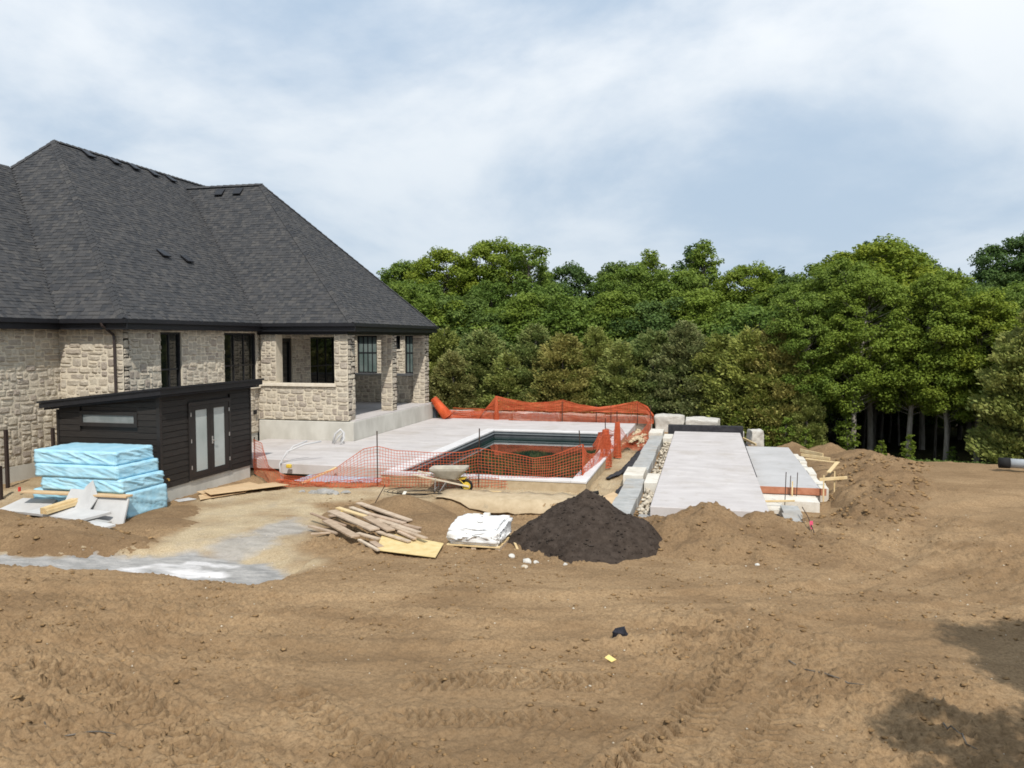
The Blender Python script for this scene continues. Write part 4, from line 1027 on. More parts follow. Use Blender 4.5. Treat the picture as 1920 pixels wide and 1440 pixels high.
# ------------------------------------------------------------------ armour stones behind the pool
def boulder(label, a, b, m_, seed, rot=0., tilt=0., amp=.07):
    me = MB().box(tuple((p - q) / 2 for p, q in zip(a, b)), tuple((q - p) / 2 for p, q in zip(a, b))).mesh('armour_stone')
    bev(me, .06, 2); jitter(me, amp, 1.5, seed, 3); jitter(me, amp * .35, 5, seed + 1, 1)
    o = put('armour_stone', me, m_)
    o.location = tuple((p + q) / 2 for p, q in zip(a, b)); o.rotation_euler = (tilt, tilt * .5, rot)
    meta(o, label, 'stone block', 'armour stones behind the pool')
for k, (u0, u1, zt, v0, dp, m_, lab) in enumerate(((-12.9, -11.45, .30, 38.5, .9, PALES, 'grey armour stone nearest the house behind the orange net'), (-11.38, -9.3, .28, 38.4, .95, ARM, 'brown armour stone second from the house'),
        (-9.22, -6.98, .30, 38.3, .95, PALES, 'broad pale armour stone in the middle behind the pool'), (-6.88, -4.75, .28, 38.4, .95, ARM, 'armour stone right of the broad pale one'), (-4.68, -3.5, .26, 38.4, .9, ARM, 'small armour stone fifth from the house'),
        (-3.43, -2.36, .26, 38.35, .9, ARM, 'armour stone behind the right end of the orange net'), (-2.28, -.92, .34, 38.2, 1.0, PALES, 'grey armour stone just right of the orange net'))):
    boulder(lab, (u0, v0, -.55), (u1, v0 + dp, zt), m_, 30 + k, rs.uniform(-.03, .03))
boulder('pale armour stone with a slanted end behind the long slab', (-.78, 37.4, -.6), (.66, 38.5, .28), PALES, 41, -.10, .06)
boulder('low pale stone behind the far right corner of the long slab', (.7, 36.6, -.6), (1.7, 37.4, -.12), PALES, 42, .2, .0)
boulder('upright pale stone beside the far right corner of the long slab', (1.9, 36.0, -.7), (2.5, 36.6, .02), PALES, 43, .3, .05, .09)
ribbon('fabric_strip', 'black plastic sheet hanging at the far right corner of the slab', [(1.6, 34.9, .12), (1.75, 35.6, .2), (1.75, 36.3, .16)], FABRIC, .2, seed=15)

# ------------------------------------------------------------------ orange safety nets
def net_mesh(name, cols, rows, P, wd=.0052, th=.0025, skip=0.0, seed=0):
    """P(s, t) -> point; strands as thin flat bars"""
    r = random.Random(seed); mb = MB(); G = [[Vector(P(i / cols, j / rows)) for j in range(rows + 1)] for i in range(cols + 1)]
    def strand(p, q, w_, up):
        d = q - p
        if d.length < 1e-5: return
        d.normalize(); sd = d.cross(up)
        if sd.length < 1e-4: sd = d.orthogonal()
        sd.normalize(); a = sd * w_; u_ = sd.cross(d).normalized() * th
        mb.raw([p - a - u_, p + a - u_, p + a + u_, p - a + u_, q - a - u_, q + a - u_, q + a + u_, q - a + u_],
               [(0, 1, 5, 4), (1, 2, 6, 5), (2, 3, 7, 6), (3, 0, 4, 7)])
    for i in range(cols + 1):
        for j in range(rows + 1):
            nrm = (G[min(i + 1, cols)][j] - G[max(i - 1, 0)][j]).cross(G[i][min(j + 1, rows)] - G[i][max(j - 1, 0)])
            nrm = nrm.normalized() if nrm.length > 1e-6 else Vector((0, -1, 0))
            if i < cols: strand(G[i][j], G[i + 1][j], wd * (1.8 if j in (0, rows) else 1), nrm)
            if j < rows: strand(G[i][j], G[i][j + 1], wd, nrm)
    return mb.mesh(name)
def interp(pts, s):
    """pts: (s, value...)"""
    for a, b in zip(pts[:-1], pts[1:]):
        if s <= b[0]:
            t = (s - a[0]) / (b[0] - a[0]); return [p + (q - p) * t for p, q in zip(a[1:], b[1:])]
    return list(pts[-1][1:])
def fence_P(path, seed, wave=.06):
    def P(s, t):
        u, v, zb, zt = interp(path, s)
        x = Vector((s * 9, t * 2.2, seed)); bulge = mnoise.noise(x) * wave + mnoise.noise(x * 3.1) * wave * .45
        z = zb + (zt - zb) * t
        return (u + bulge * .4, v + bulge, z + .02 * mnoise.noise(x * 2.3))
    return P
nf = thing('safety_fence', 'sagging orange net fence on steel stakes in front of the pool', 'fence', (-8, 21.9, -.4))
pathA = [(0, -13.95, 22.72, -.30, .78), (.05, -13.5, 22.45, -.38, .70), (.11, -12.9, 21.8, -.42, .12), (.17, -12.2, 21.45, -.44, -.08), (.24, -11.4, 21.35, -.45, -.10), (.31, -10.6, 21.5, -.42, .12), (.38, -9.7, 21.68, -.38, .76), (.41, -9.3, 21.7, -.37, .83),
         (.46, -8.7, 21.72, -.35, .74), (.55, -7.6, 21.78, -.33, .70), (.62, -6.7, 21.86, -.33, .73), (.66, -6.25, 21.9, -.33, .86), (.72, -5.5, 22.0, -.33, .74), (.79, -4.7, 22.12, -.33, .60), (.85, -4.2, 22.3, -.33, .64), (.90, -3.7, 22.6, -.33, .84), (.93, -3.42, 22.85, -.33, .92), (1, -3.40, 23.0, -.33, .90)]
put('net', net_mesh('net', 132, 13, fence_P(pathA, 1.3)), ORANGE, nf)
pathA2 = [(0, -12.3, 21.30, -.44, -.18), (.3, -11.0, 21.22, -.44, -.22), (.6, -9.8, 21.4, -.42, -.12), (1, -8.9, 21.62, -.40, -.05)]
put('net', net_mesh('net', 44, 7, fence_P(pathA2, 5.3, .12)), ORANGE, nf)
for u, v, zt, le in ((-9.28, 21.68, 1.29, .0), (-6.27, 21.92, 1.42, .03), (-3.40, 22.95, 1.32, -.12), (-13.93, 22.74, .85, 0)):
    MB().tube([(u, v, -.5), (u + le, v, zt)], .017, 6).build('stake', RUSTY, nf)
nf2 = thing('safety_fence', 'orange net fence with bunched folds along the right side of the pool', 'fence', (-3.2, 27, -.4))
pathB = [(0, -3.40, 23.0, -.30, .88), (.12, -3.36, 23.9, -.30, .50), (.25, -3.32, 25.0, -.28, .36), (.37, -3.25, 26.2, -.25, .78), (.42, -3.22, 26.9, -.22, .96), (.5, -3.12, 28.2, -.2, .7), (.56, -3.05, 29.0, -.2, .95), (.68, -2.9, 31.5, -.25, .1), (.82, -2.6, 34, -.25, .02), (1, -2.35, 36.8, -.2, .32)]
put('net', net_mesh('net', 150, 11, fence_P(pathB, 7.7, .10)), ORANGE, nf2)
for u, v, zt in ((-3.22, 26.9, 1.3), (-3.05, 29.0, 1.35), (-2.36, 36.8, .95)):
    MB().tube([(u, v, -.5), (u - .02, v, zt)], .017, 6).build('stake', RUSTY, nf2)
def bunch(par, u, v, zt, r, seed, zb=-.32, lean=(0, 0)):
    def P(s, t):
        a = s * 6.283 * 1.5; rr_ = r * (1 - .45 * t) * (1 + .35 * mnoise.noise(Vector((s * 7, t * 3, seed))))
        return (u + math.cos(a) * rr_ + lean[0] * t, v + math.sin(a) * rr_ + lean[1] * t, zb + (zt - zb) * t)
    put('net_bunch', net_mesh('net_bunch', 34, 12, P, .008), ORANGE, par)
bunch(nf2, -3.2, 26.7, .92, .20, 3); bunch(nf2, -3.05, 29.0, .95, .14, 5); bunch(nf2, -3.30, 26.9, .8, .3, 6, .3)
def heapnet(par, u0, u1, v0, v1, seed):
    def P(s, t):
        u = u0 + (u1 - u0) * s; v = v0 + (v1 - v0) * t
        return (u, v, -.28 + .22 * abs(mnoise.noise(Vector((u * 2.3, v * .9, seed)))) + .2 * max(0, mnoise.noise(Vector((u * 1.1, v * .6, seed + 2)))))
    put('net_bunch', net_mesh('net_bunch', 22, 40, P), ORANGE, par)
heapnet(nf2, -3.1, -2.25, 30.6, 36.4, 9)
nf3 = thing('safety_fence', 'orange net fence along the armour stones behind the pool', 'fence', (-8, 38.0, 0))
pathC = [(0, -12.9, 38.2, .0, .42), (.10, -11.8, 38.15, .0, .34), (.19, -10.6, 38.1, .0, .42), (.25, -10.2, 38.05, .0, .85), (.28, -9.95, 38.0, .0, 1.16), (.35, -9.2, 38.02, .0, .98), (.45, -8.2, 38.05, .0, .84), (.54, -7.2, 38.05, .0, .92), (.60, -6.65, 38.05, .0, 1.02), (.68, -5.8, 38.03, .0, .80), (.76, -4.9, 38.0, .0, .70), (.84, -3.9, 38.0, .0, .84), (.90, -3.1, 38.0, .0, 1.03), (.95, -2.6, 37.95, .0, .78), (1, -2.3, 37.9, .0, .4)]
put('net', net_mesh('net', 170, 15, fence_P(pathC, 3.9, .05), .0085), ORANGE, nf3)
put('net', net_mesh('net', 110, 12, fence_P([(s, u, v - .09, min(zb + .5, zt - .1), zt) for s, u, v, zb, zt in pathC[3:]], 8.9, .07), .0075), ORANGE, nf3)
for u, zt in ((-9.9, 1.2), (-6.65, .95), (-5.0, .85), (-4.3, .85), (-3.05, 1.0), (-2.35, .5)):
    MB().tube([(u, 37.95, -.1), (u, 37.95, zt)], .018, 6).build('stake', RUSTY, nf3)
bunch(nf3, -9.92, 37.9, 1.15, .12, 12, 0.0)
rl = thing('net_roll', 'orange net roll leaning beside the far porch corner', 'net roll', (-12.7, 37.7, 0))
ORS = mat('rolled_orange_net', (.66, .09, .02), (.80, .15, .04), scale=14, rough=.6, bump=.02, bscale=25)
MB().tube([(-12.35, 37.7, .10), (-12.75, 37.72, .55), (-13.12, 37.75, .98)], [.27, .22, .15], 14).build('roll', ORS, rl, True)
def Proll(s, t):
    a = s * 6.283; r_ = (.29 - .12 * t) * (1 + .15 * mnoise.noise(Vector((s * 6, t * 4, 3)))); q = Vector((-12.35 - .77 * t, 37.7 + .05 * t, .10 + .88 * t))
    ax = Vector((-.77, .05, .88)).normalized(); x = ax.orthogonal().normalized(); y = ax.cross(x); return q + x * math.cos(a) * r_ + y * math.sin(a) * r_
put('loose_net', net_mesh('loose_net', 26, 14, Proll), ORANGE, rl)
meta(MB().tube([(-13.12, 38.0, 0), (-13.12, 38.0, .5)], .14, 12).tube([(-13.12, 38.0, .5), (-13.12, 38.0, .55)], .10, 12).build('gas_bottle', mat('dark_grey_paint', (.05, .06, .07), rough=.5)), 'small dark cylinder standing at the far porch corner', 'cylinder')
# ------------------------------------------------------------------ blue foam bundles
def wrapped(name, label, u0, u1, v0, v1, z0, z1, seed, rot=0., amp=.04, slope=0.):
    lx, ly, lz = u1 - u0, v1 - v0, z1 - z0
    bm = bmesh.new(); bmesh.ops.create_cube(bm, size=1)
    bmesh.ops.scale(bm, vec=(lx, ly, lz), verts=bm.verts)
    bmesh.ops.bevel(bm, geom=list(bm.edges), offset=.022, segments=2, affect='EDGES')
    for ax, cnt in ((0, 64), (1, 38), (2, 14)):
        L_ = (lx, ly, lz)[ax]
        for k in range(1, cnt):
            co = [0, 0, 0]; no = [0, 0, 0]; co[ax] = -L_ / 2 + .04 + (L_ - .08) * k / cnt; no[ax] = 1
            bmesh.ops.bisect_plane(bm, geom=list(bm.verts) + list(bm.edges) + list(bm.faces), plane_co=co, plane_no=no)
    bm.normal_update()
    off = {}
    for v in bm.verts:
        p = v.co; nrm = v.normal; side = 1 - abs(nrm.z)
        a = p.x + p.y
        # diagonal pull folds on the sides, slack film on top, a loose hem at the bottom
        f1 = max(0, .20 - abs(mnoise.noise(Vector((a * .9 + p.z * 1.5, p.z * 6 + a * 1.5, seed))))) / .20
        f2 = max(0, .16 - abs(mnoise.noise(Vector((a * 1.9 + 9, p.z * 11 + a * 2.6, seed + 5))))) / .16
        f2 += .6 * mnoise.noise(Vector((a * 5, p.z * 12 + a * 3, seed + 8)))
        lo = mnoise.noise(Vector((p.x * 1.3, p.y * 1.3, seed + 9)))
        d = side * amp * (f1 * .75 + f2 * .45 - .25) + (1 - side) * (.012 * lo + .006 * f2)
        hem = side * max(0, 1 - (p.z + lz / 2) / .10)
        d += hem * (.03 * mnoise.noise(Vector((a * 3.4, 2, seed))) + .015)
        off[v] = (nrm * d + Vector((0, 0, -hem * .025 * (1 + mnoise.noise(Vector((a * 2.2, 7, seed)))))))
    for v, d in off.items(): v.co += d
    me = bpy.data.meshes.new(name); bm.to_mesh(me); bm.free()
    me.polygons.foreach_set('use_smooth', [True] * len(me.polygons)); me.update()
    o = put(name, me, FOAM); o.location = ((u0 + u1) / 2, (v0 + v1) / 2, (z0 + z1) / 2); o.rotation_euler = (slope, 0, rot)
    return meta(o, label, 'foam bundle', 'blue wrapped foam bundles in a stack')
wrapped('foam_bundle', 'topmost blue wrapped foam bundle of the stack beside the shed', -16.28, -13.90, 16.50, 17.90, .89, 1.23, 1.7, .01)
wrapped('foam_bundle', 'second blue wrapped foam bundle from the top, edges slipped right', -16.20, -13.78, 16.44, 17.95, .57, .885, 5.1, -.012, .026)
wrapped('foam_bundle', 'third blue wrapped foam bundle from the top, above the plank', -16.05, -13.66, 16.46, 17.98, .24, .565, 9.4, -.02)
wrapped('foam_bundle', 'bottom blue wrapped foam bundle standing on the dirt', -16.42, -13.62, 16.58, 18.06, -.42, .22, 13.3, -.015, .035)
bar('plank', 'brown plank lying along the front of the blue foam stack', 'plank', PLY, (-16.40, 16.30, .20), (-13.42, 16.38, .20), .26, .045)
def sheet(name, label, m_, pts, th, cat='board', group=None):
    """a flat panel given by its corners (top face), with thickness"""
    P = [Vector(p) for p in pts]; nrm = (P[1] - P[0]).cross(P[-1] - P[0]).normalized()
    if nrm.z < 0: nrm = -nrm
    Q = [p - nrm * th for p in P]; n_ = len(P)
    F = [tuple(range(n_)), tuple(range(2 * n_ - 1, n_ - 1, -1))] + [(i, n_ + i, n_ + (i + 1) % n_, (i + 1) % n_) for i in range(n_)]
    me = MB().raw(P + Q, F).mesh(name); bm = bmesh.new(); bm.from_mesh(me); bmesh.ops.recalc_face_normals(bm, faces=bm.faces); bm.to_mesh(me); bm.free()
    bev(me, .004)
    return meta(put(name, me, m_), label, cat, group)
G = 'grey insulation boards by the foam stack'
sheet('insulation_board', 'grey board lying flat at the left foot of the foam stack', GREYB, [(-17.0, 16.05, -.25), (-15.6, 16.0, -.25), (-15.7, 16.6, -.02), (-16.75, 16.62, -.04)], .065, group=G)
sheet('insulation_board', 'grey board leaning flat against the right front of the foam stack', GREYB, [(-14.48, 16.02, -.36), (-13.36, 16.06, -.42), (-13.40, 16.33, .16), (-14.46, 16.30, .17)], .055, group=G)
sheet('insulation_board', 'tall narrow grey board leaning on the plank left of centre', GREYB, [(-15.04, 15.95, -.16), (-14.66, 15.97, -.16), (-14.60, 16.28, .33), (-14.98, 16.27, .34)], .055, group=G)
sheet('insulation_board', 'pointed pale grey offcut leaning on the plank at the centre', GREYB, [(-14.66, 15.93, -.16), (-14.24, 15.95, -.14), (-14.22, 16.28, .16), (-14.46, 16.40, .55), (-14.60, 16.32, .40)], .03, group=G)
sheet('insulation_board', 'grey board lying flat in front at the right end of the offcuts', GREYB, [(-14.95, 15.5, -.16), (-14.02, 15.45, -.20), (-13.62, 16.0, -.10), (-14.52, 16.0, -.06)], .065, group=G)
sheet('insulation_board', 'grey board under the pine stakes in the middle of the offcuts', GREYB, [(-15.75, 15.62, -.14), (-14.7, 15.5, -.16), (-14.5, 15.98, -.06), (-15.4, 16.02, -.04)], .065, group=G)
sheet('insulation_board', 'thin grey strip on the dirt before the offcuts', GREYB, [(-13.95, 15.42, -.26), (-13.22, 15.32, -.30), (-13.1, 15.52, -.26), (-13.8, 15.62, -.24)], .055, group=G)
sheet('insulation_board', 'dark muddy board edge under the grey offcuts', BLOCK, [(-14.3, 15.35, -.30), (-13.7, 15.35, -.32), (-13.4, 15.75, -.26), (-14.0, 15.8, -.24)], .065, group=G)
pb = thing('stake_bundle', 'bundle of pale pine stakes lying on the grey boards', 'lumber', (-14.9, 15.8, -.1))
for j in range(3):
    for i in range(4 - (j == 2)):
        off = Vector((i * .052 - .08, 0, j * .05))
        MB().beam(Vector((-14.98, 15.42, -.09)) + off, Vector((-14.72, 16.12, .02)) + off + Vector((.01 * ((i + j) % 2), .02 * i, 0)), .047, .045).build('pine_stake', WOODP, pb)
# posts by the house
for u, v, zb, zt, lab in ((-18.95, 18.30, -.5, 1.45, 'dark steel post standing left of the foam stack'), (-18.95, 19.95, -.4, 1.32, 'dark steel post half hidden behind the foam stack'), (-18.1, 17.25, -.6, .62, 'dark steel post cut by the left edge of the picture')):
    meta(MB().box((u - .04, v - .04, zb), (u + .04, v + .04, zt)).build('steel_post', BROWNAL), lab, 'post', 'dark posts by the stone wall')
meta(MB().box((-18.0, 17.7, -.14), (-17.95, 17.75, -.02)).build('marking_flag', REDT), 'tiny red flag on the gravel behind the foam stack', 'flag')
# ------------------------------------------------------------------ plywood by the shed
def gsheet(name, label, m_, pts, th, lift, cat='plywood', group=None):
    return sheet(name, label, m_, [(u, v, gzf(u, v) + lift + e) for u, v, e in pts], th, cat, group)
gsheet('plywood_sheet', 'pale plywood sheet lying against the shed foundation', PLY, [(-13.85, 19.6, .02), (-13.3, 19.2, .0), (-12.75, 21.1, .0), (-13.35, 21.5, .03)], .018, .08, group='plywood sheets by the shed')
gsheet('plywood_sheet', 'lower plywood sheet with one corner towards the gravel', PLY, [(-13.55, 19.25, 0), (-13.15, 18.75, 0), (-12.5, 19.9, 0), (-12.75, 20.6, .0)], .018, .07, group='plywood sheets by the shed')
gsheet('plywood_sheet', 'topmost plywood sheet pointing towards the orange fence', PLY, [(-13.5, 19.4, .04), (-13.0, 19.0, .03), (-11.75, 20.95, .0), (-12.6, 21.6, .04)], .018, .12, group='plywood sheets by the shed')
gsheet('paper_scrap', 'white scrap lying at the shed corner', GREYB, [(-13.95, 18.75, 0), (-13.7, 18.6, 0), (-13.4, 18.95, 0), (-13.75, 19.1, 0)], .02, .03, 'scrap')
gsheet('paper_scrap', 'white scrap before the orange net beside the shed', WHITEF, [(-13.5, 21.5, 0), (-13.1, 21.4, 0), (-12.9, 21.7, 0), (-13.35, 21.8, 0)], .03, .05, 'scrap')
bar('plank', 'pale plank propped in the dug strip behind the orange net', 'plank', WOODP, (-11.9, 22.0, -.42), (-11.1, 22.75, -.02), .14, .04)
# ------------------------------------------------------------------ scrap lumber
PL = [(-8.44, 18.51, -6.55, 17.14), (-8.46, 18.1, -6.69, 16.82), (-8.35, 17.74, -6.7, 16.7), (-8.5, 17.45, -7.56, 16.95), (-8.58, 17.3, -6.88, 15.92), (-9.09, 17.24, -7.82, 16.43), (-8.69, 16.39, -7.8, 16.01), (-8.39, 16.64, -7.17, 15.55), (-8.35, 15.82, -7.9, 16.14), (-7.25, 15.83, -6.65, 15.58), (-7.49, 16.85, -6.51, 15.91), (-7.23, 16.8, -5.93, 16.05), (-6.66, 16.28, -5.61, 15.64), (-6.57, 16.85, -6.15, 16.73), (-6.89, 16.02, -5.95, 15.55), (-7.1, 15.57, -6.37, 14.9), (-6.75, 15.46, -6.43, 15.16), (-8.76, 17.51, -8.43, 17.84), (-6.39, 16.04, -5.87, 15.67), (-7.51, 17.08, -6.45, 16.55)]
PLW = [.16, .12, .13, .13, .24, .07, .09, .2, .05, .11, .2, .14, .1, .14, .1, .07, .14, .12, .08, .13]
PLZ = [.20, .16, .12, .30, .24, .14, .04, .14, .02, .10, .26, .22, .20, .10, .12, .02, .02, .03, .16, .28]
PLT = ['long pale board at the back of the scrap pile', 'long brown board second from the back of the pile', 'brown board third from the back of the pile', 'short cream board on the upper left of the pile', 'wide pale board lying across the middle of the pile',
       'thin batten sticking out furthest left of the pile', 'thin dusty board low on the left of the pile', 'wide pale board end pointing at the ground on the left', 'dark thin stick under the left end of the pile', 'small board end at the lower front of the pile',
       'wide board piece in the heart of the pile', 'long board slanting to the right end of the pile', 'narrow board reaching furthest right of the pile', 'short pale offcut at the right back of the pile', 'board low on the right above the yellow sheet',
       'dark thin board lowest at the front of the pile', 'short pale offcut touching the yellow sheet', 'short tan board behind the upper left of the pile', 'small board end at the lower right of the pile', 'board lying on top of the brown ones at the back']
for k, (a, b, c, d) in enumerate(PL):
    e1 = gzf(a, b) + .10 + PLZ[k] * .85; e2 = gzf(c, d) + .08 + PLZ[k] * .75
    o = bar('plank', PLT[k], 'plank', WOODP if k in (3,) else WOOD, (a, b, e1), (c, d, e2), PLW[k], .038, 'planks of the scrap pile')
    o.rotation_euler = (0, 0, 0)
gsheet('yellow_sheet', 'yellow board sheet on the dirt before the scrap pile', OSB, [(-6.8, 16.17, .10), (-5.27, 15.76, .06), (-5.14, 14.85, .0), (-6.47, 15.0, .02)], .02, .06, 'board')
gsheet('paper_scrap', 'yellow scrap at the back of the lumber pile', YELLOW, [(-8.75, 18.0, .02), (-8.45, 18.0, .06), (-8.4, 18.3, .04), (-8.7, 18.3, .0)], .03, .12, 'scrap')
gsheet('paper_scrap', 'small white square on the heap behind the lumber', WHITEF, [(-7.52, 19.1, .0), (-7.43, 19.07, .0), (-7.41, 19.2, .08), (-7.50, 19.22, .08)], .01, .40, 'scrap')
ribbon('fabric_strip', 'black pipe scrap behind the scrap lumber', [(-7.9, 18.9, .05), (-7.4, 18.8, .06), (-6.95, 18.75, .05)], RUBBER, .10, 'scrap', 31)
meta(MB().tube([(-8.15, 18.7, -.3), (-7.95, 19.05, .22)], .012, 6).build('rod', RUSTY), 'dark rod standing behind the scrap lumber', 'rod')
# ------------------------------------------------------------------ white sack on a pallet
bz = gzf(-4.65, 16.3)
bp = thing('sack_pallet', 'white sack on a wooden pallet left of the black topsoil heap', 'sack', (-4.65, 16.4, bz))
for k in range(5): MB().box((-5.24, 15.84 + k * .25, bz + .05), (-4.08, 15.98 + k * .25, bz + .075)).build('slat', WOODP, bp)
for k in range(3): MB().box((-5.22 + k * .52, 15.86, bz - .02), (-5.12 + k * .52, 16.98, bz + .048)).build('runner', WOOD, bp)
bm = bmesh.new(); bmesh.ops.create_cube(bm, size=1); bmesh.ops.scale(bm, vec=(1.14, 1.16, .42), verts=bm.verts)
bmesh.ops.bevel(bm, geom=list(bm.edges), offset=.06, segments=2, affect='EDGES')
bmesh.ops.subdivide_edges(bm, edges=list(bm.edges), cuts=9, use_grid_fill=True)
bm.normal_update()
for v in bm.verts:
    p = v.co; q = Vector((p.x * 2.6, p.y * 2.6, p.z * 3.2))
    if p.z > 0: p.z -= .12 * max(0, (-p.y + .1)) + .06 * max(0, mnoise.noise(q * .8))
    d = .05 * mnoise.noise(q * .9) + .035 * max(0, .2 - abs(mnoise.noise(q * 1.1 + Vector((5, 0, 0))))) / .2 - .035 * max(0, .14 - abs(mnoise.noise(q * 1.7))) / .14
    if p.z < -.12: d *= .4
    p += v.normal * d
me = bpy.data.meshes.new('sack'); bm.to_mesh(me); bm.free(); me.polygons.foreach_set('use_smooth', [True] * len(me.polygons))
o = put('sack', me, BAGM, bp, Matrix.Translation((-4.66, 16.42, bz + .285)))
tz = bz + .485
meta(MB().box((-4.95, 16.72, tz - .04), (-4.78, 16.86, tz + .05)).build('white_offcut', WHITEF, None, bevel=.01), 'small white block on the back left of the white sack', 'block')
meta(MB().box((-4.70, 16.78, tz - .04), (-4.56, 16.90, tz + .07)).build('white_offcut', WHITEF, None, bevel=.01), 'small white block on the back middle of the white sack', 'block')
meta(MB().tube([(-4.92, 16.62, tz - .02), (-4.76, 16.66, tz - .0), (-4.66, 16.6, tz + .02)], .025, 6).build('tool_scrap', RUBBER), 'dark tool lying between the white blocks', 'tool')
meta(MB().tube([(-4.66, 16.36, tz - .12), (-4.65, 16.36, tz + .0)], [.06, .075], 10, False).tube([(-4.66, 16.36, tz - .12), (-4.66, 16.36, tz - .11)], .06, 10).build('grey_cup', STEEL), 'grey cup standing on the middle of the white sack', 'cup')
meta(MB().tube([(-4.45, 16.45, tz - .07), (-4.36, 16.50, tz + .0), (-4.30, 16.40, tz - .03), (-4.40, 16.36, tz - .08)], .012, 6).build('wire_loop', RUBBER), 'dark wire loop on the right of the white sack', 'wire')
sheet('paper_scrap', 'grey card lying on the right of the white sack', GREYB, [(-4.48, 16.12, tz - .15), (-4.24, 16.12, tz - .15), (-4.24, 16.34, tz - .10), (-4.48, 16.34, tz - .10)], .012, 'card')
bar('plank', 'thin stick lying on the dirt right of the white sack', 'stick', WOODP, (-4.0, 16.7, gzf(-4, 16.7) + .05), (-3.75, 16.05, gzf(-3.75, 16.05) + .04), .05, .025)
for k, (u, v, s_, lab) in enumerate(((-3.75, 15.55, .07, 'white rock right of the sack pallet'), (-3.35, 15.18, .09, 'larger white rock in front of the black heap'), (-3.18, 15.22, .055, 'white rock touching the larger one before the heap'), (-2.6, 15.25, .05, 'small white rock at the foot of the black heap'), (-3.3, 14.7, .07, 'tan rock nearest the camera before the black heap'), (1.05, 16.1, .05, 'pale rock before the brown heap at the slab'))):
    bm = bmesh.new(); bmesh.ops.create_icosphere(bm, subdivisions=2, radius=s_)
    for v_ in bm.verts: v_.co *= 1 + .35 * mnoise.noise(v_.co / s_ * 1.1 + Vector((k * 3, 0, 0))); v_.co.z *= .7
    me = bpy.data.meshes.new('rock'); bm.to_mesh(me); bm.free()
    o = put('rock', me, PALES if k != 4 else PEBB); o.location = (u, v, gzf(u, v) + s_ * .4); meta(o, lab, 'rock', 'loose rocks on the dirt')
# ------------------------------------------------------------------ wheelbarrow
wbz = gzf(-6.9, 21.2)
wb = thing('wheelbarrow', 'dusty grey wheelbarrow with pale handles and yellow wheel before the pool', 'wheelbarrow', (-6.9, 21.2, wbz))
W = Matrix.Translation((-7.0, 21.25, wbz)) @ Matrix.Rotation(R(6), 4, 'Z') @ Matrix.Scale(.93, 4)
def WB(mb, name, m_, par=wb, smooth=False, bevel=0):
    me = mb.mesh(name, smooth)
    if bevel: bev(me, bevel)
    return put(name, me, m_, par, W) if par is wb else put(name, me, m_, par)
tr = MB(); prof = [(.30, -.18, .56, .17), (.40, .0, .64, .25)]
def loop(x0, x1, y, z, zf, n_=5):
    """rounded rectangle, front end (x1) lower by zf"""
    P = []
    r = .11
    for cx_, cy_, a0 in ((x1 - r, y - r, 0), (x0 + r, y - r, 90), (x0 + r, -y + r, 180), (x1 - r, -y + r, 270)):
        for k in range(n_):
            a = R(a0 + 90 * k / (n_ - 1)); x = cx_ + r * math.cos(a); P.append((x, cy_ + r * math.sin(a), z + zf * (x - x0) / (x1 - x0)))
    return P
rings = [loop(-.50, .64, .37, .74, .03), loop(-.49, .63, .36, .675, .03), loop(-.20, .36, .22, .45, -.03), loop(-.20, .36, .22, .46, -.03), loop(-.46, .60, .33, .72, .03)]
k = len(rings[0]); V = [p for r_ in (rings[0], rings[1], rings[2]) for p in r_] + [p for r_ in (rings[4], rings[3]) for p in r_]
F = []
for a, b in ((0, 1), (1, 2), (3, 0), (4, 3)):
    for i in range(k): F.append((a * k + i, a * k + (i + 1) % k, b * k + (i + 1) % k, b * k + i))
F.append(tuple(2 * k + i for i in range(k))); F.append(tuple(4 * k + i for i in range(k)))
WB(MB().raw(V, F), 'tray', TRAYM, smooth=False)
for s in (-1, 1):
    WB(MB().beam((-.98, s * .31, .56), (.70, s * .12, .20), .042, .05), 'handle', ASH, bevel=.006)
    WB(MB().tube([(-.30, s * .26, .43), (-.32, s * .27, .0), (-.20, s * .27, .0), (.02, s * .22, .35)], .014, 6), 'leg', STEEL)
    WB(MB().beam((.38, s * .13, .44), (.60, s * .12, .22), .03, .02), 'brace', YELLOW)
    WB(MB().box((.53, s * .095 - .008, .10), (.67, s * .095 + .008, .28)), 'wheel_bracket', YELLOW)
WB(MB().beam((-.32, -.27, .12), (-.32, .27, .12), .02, .02), 'cross_bar', STEEL)
WB(MB().box((.42, -.15, .42), (.58, .15, .46)), 'nose_guard', YELLOW)
wh = MB(); N_ = 20
for i in range(N_):
    a = 2 * math.pi * i / N_
    for j in range(8):
        b = 2 * math.pi * j / 8; rr_ = .155 + .045 * math.cos(b); wh.v.append((.60 + rr_ * math.cos(a), .045 * math.sin(b), .20 + rr_ * math.sin(a)))
for i in range(N_):
    for j in range(8): wh.f.append((i * 8 + j, ((i + 1) % N_) * 8 + j, ((i + 1) % N_) * 8 + (j + 1) % 8, i * 8 + (j + 1) % 8)); wh.r.append(0)
wheel = WB(wh, 'wheel', RUBBER, smooth=True)
WB(MB().tube([(.60, -.038, .20), (.60, .038, .20)], .125, 18), 'rim', YELLOW, wheel)
WB(MB().tube([(.60, -.11, .20), (.60, .11, .20)], .014, 8), 'axle', STEEL, wheel)
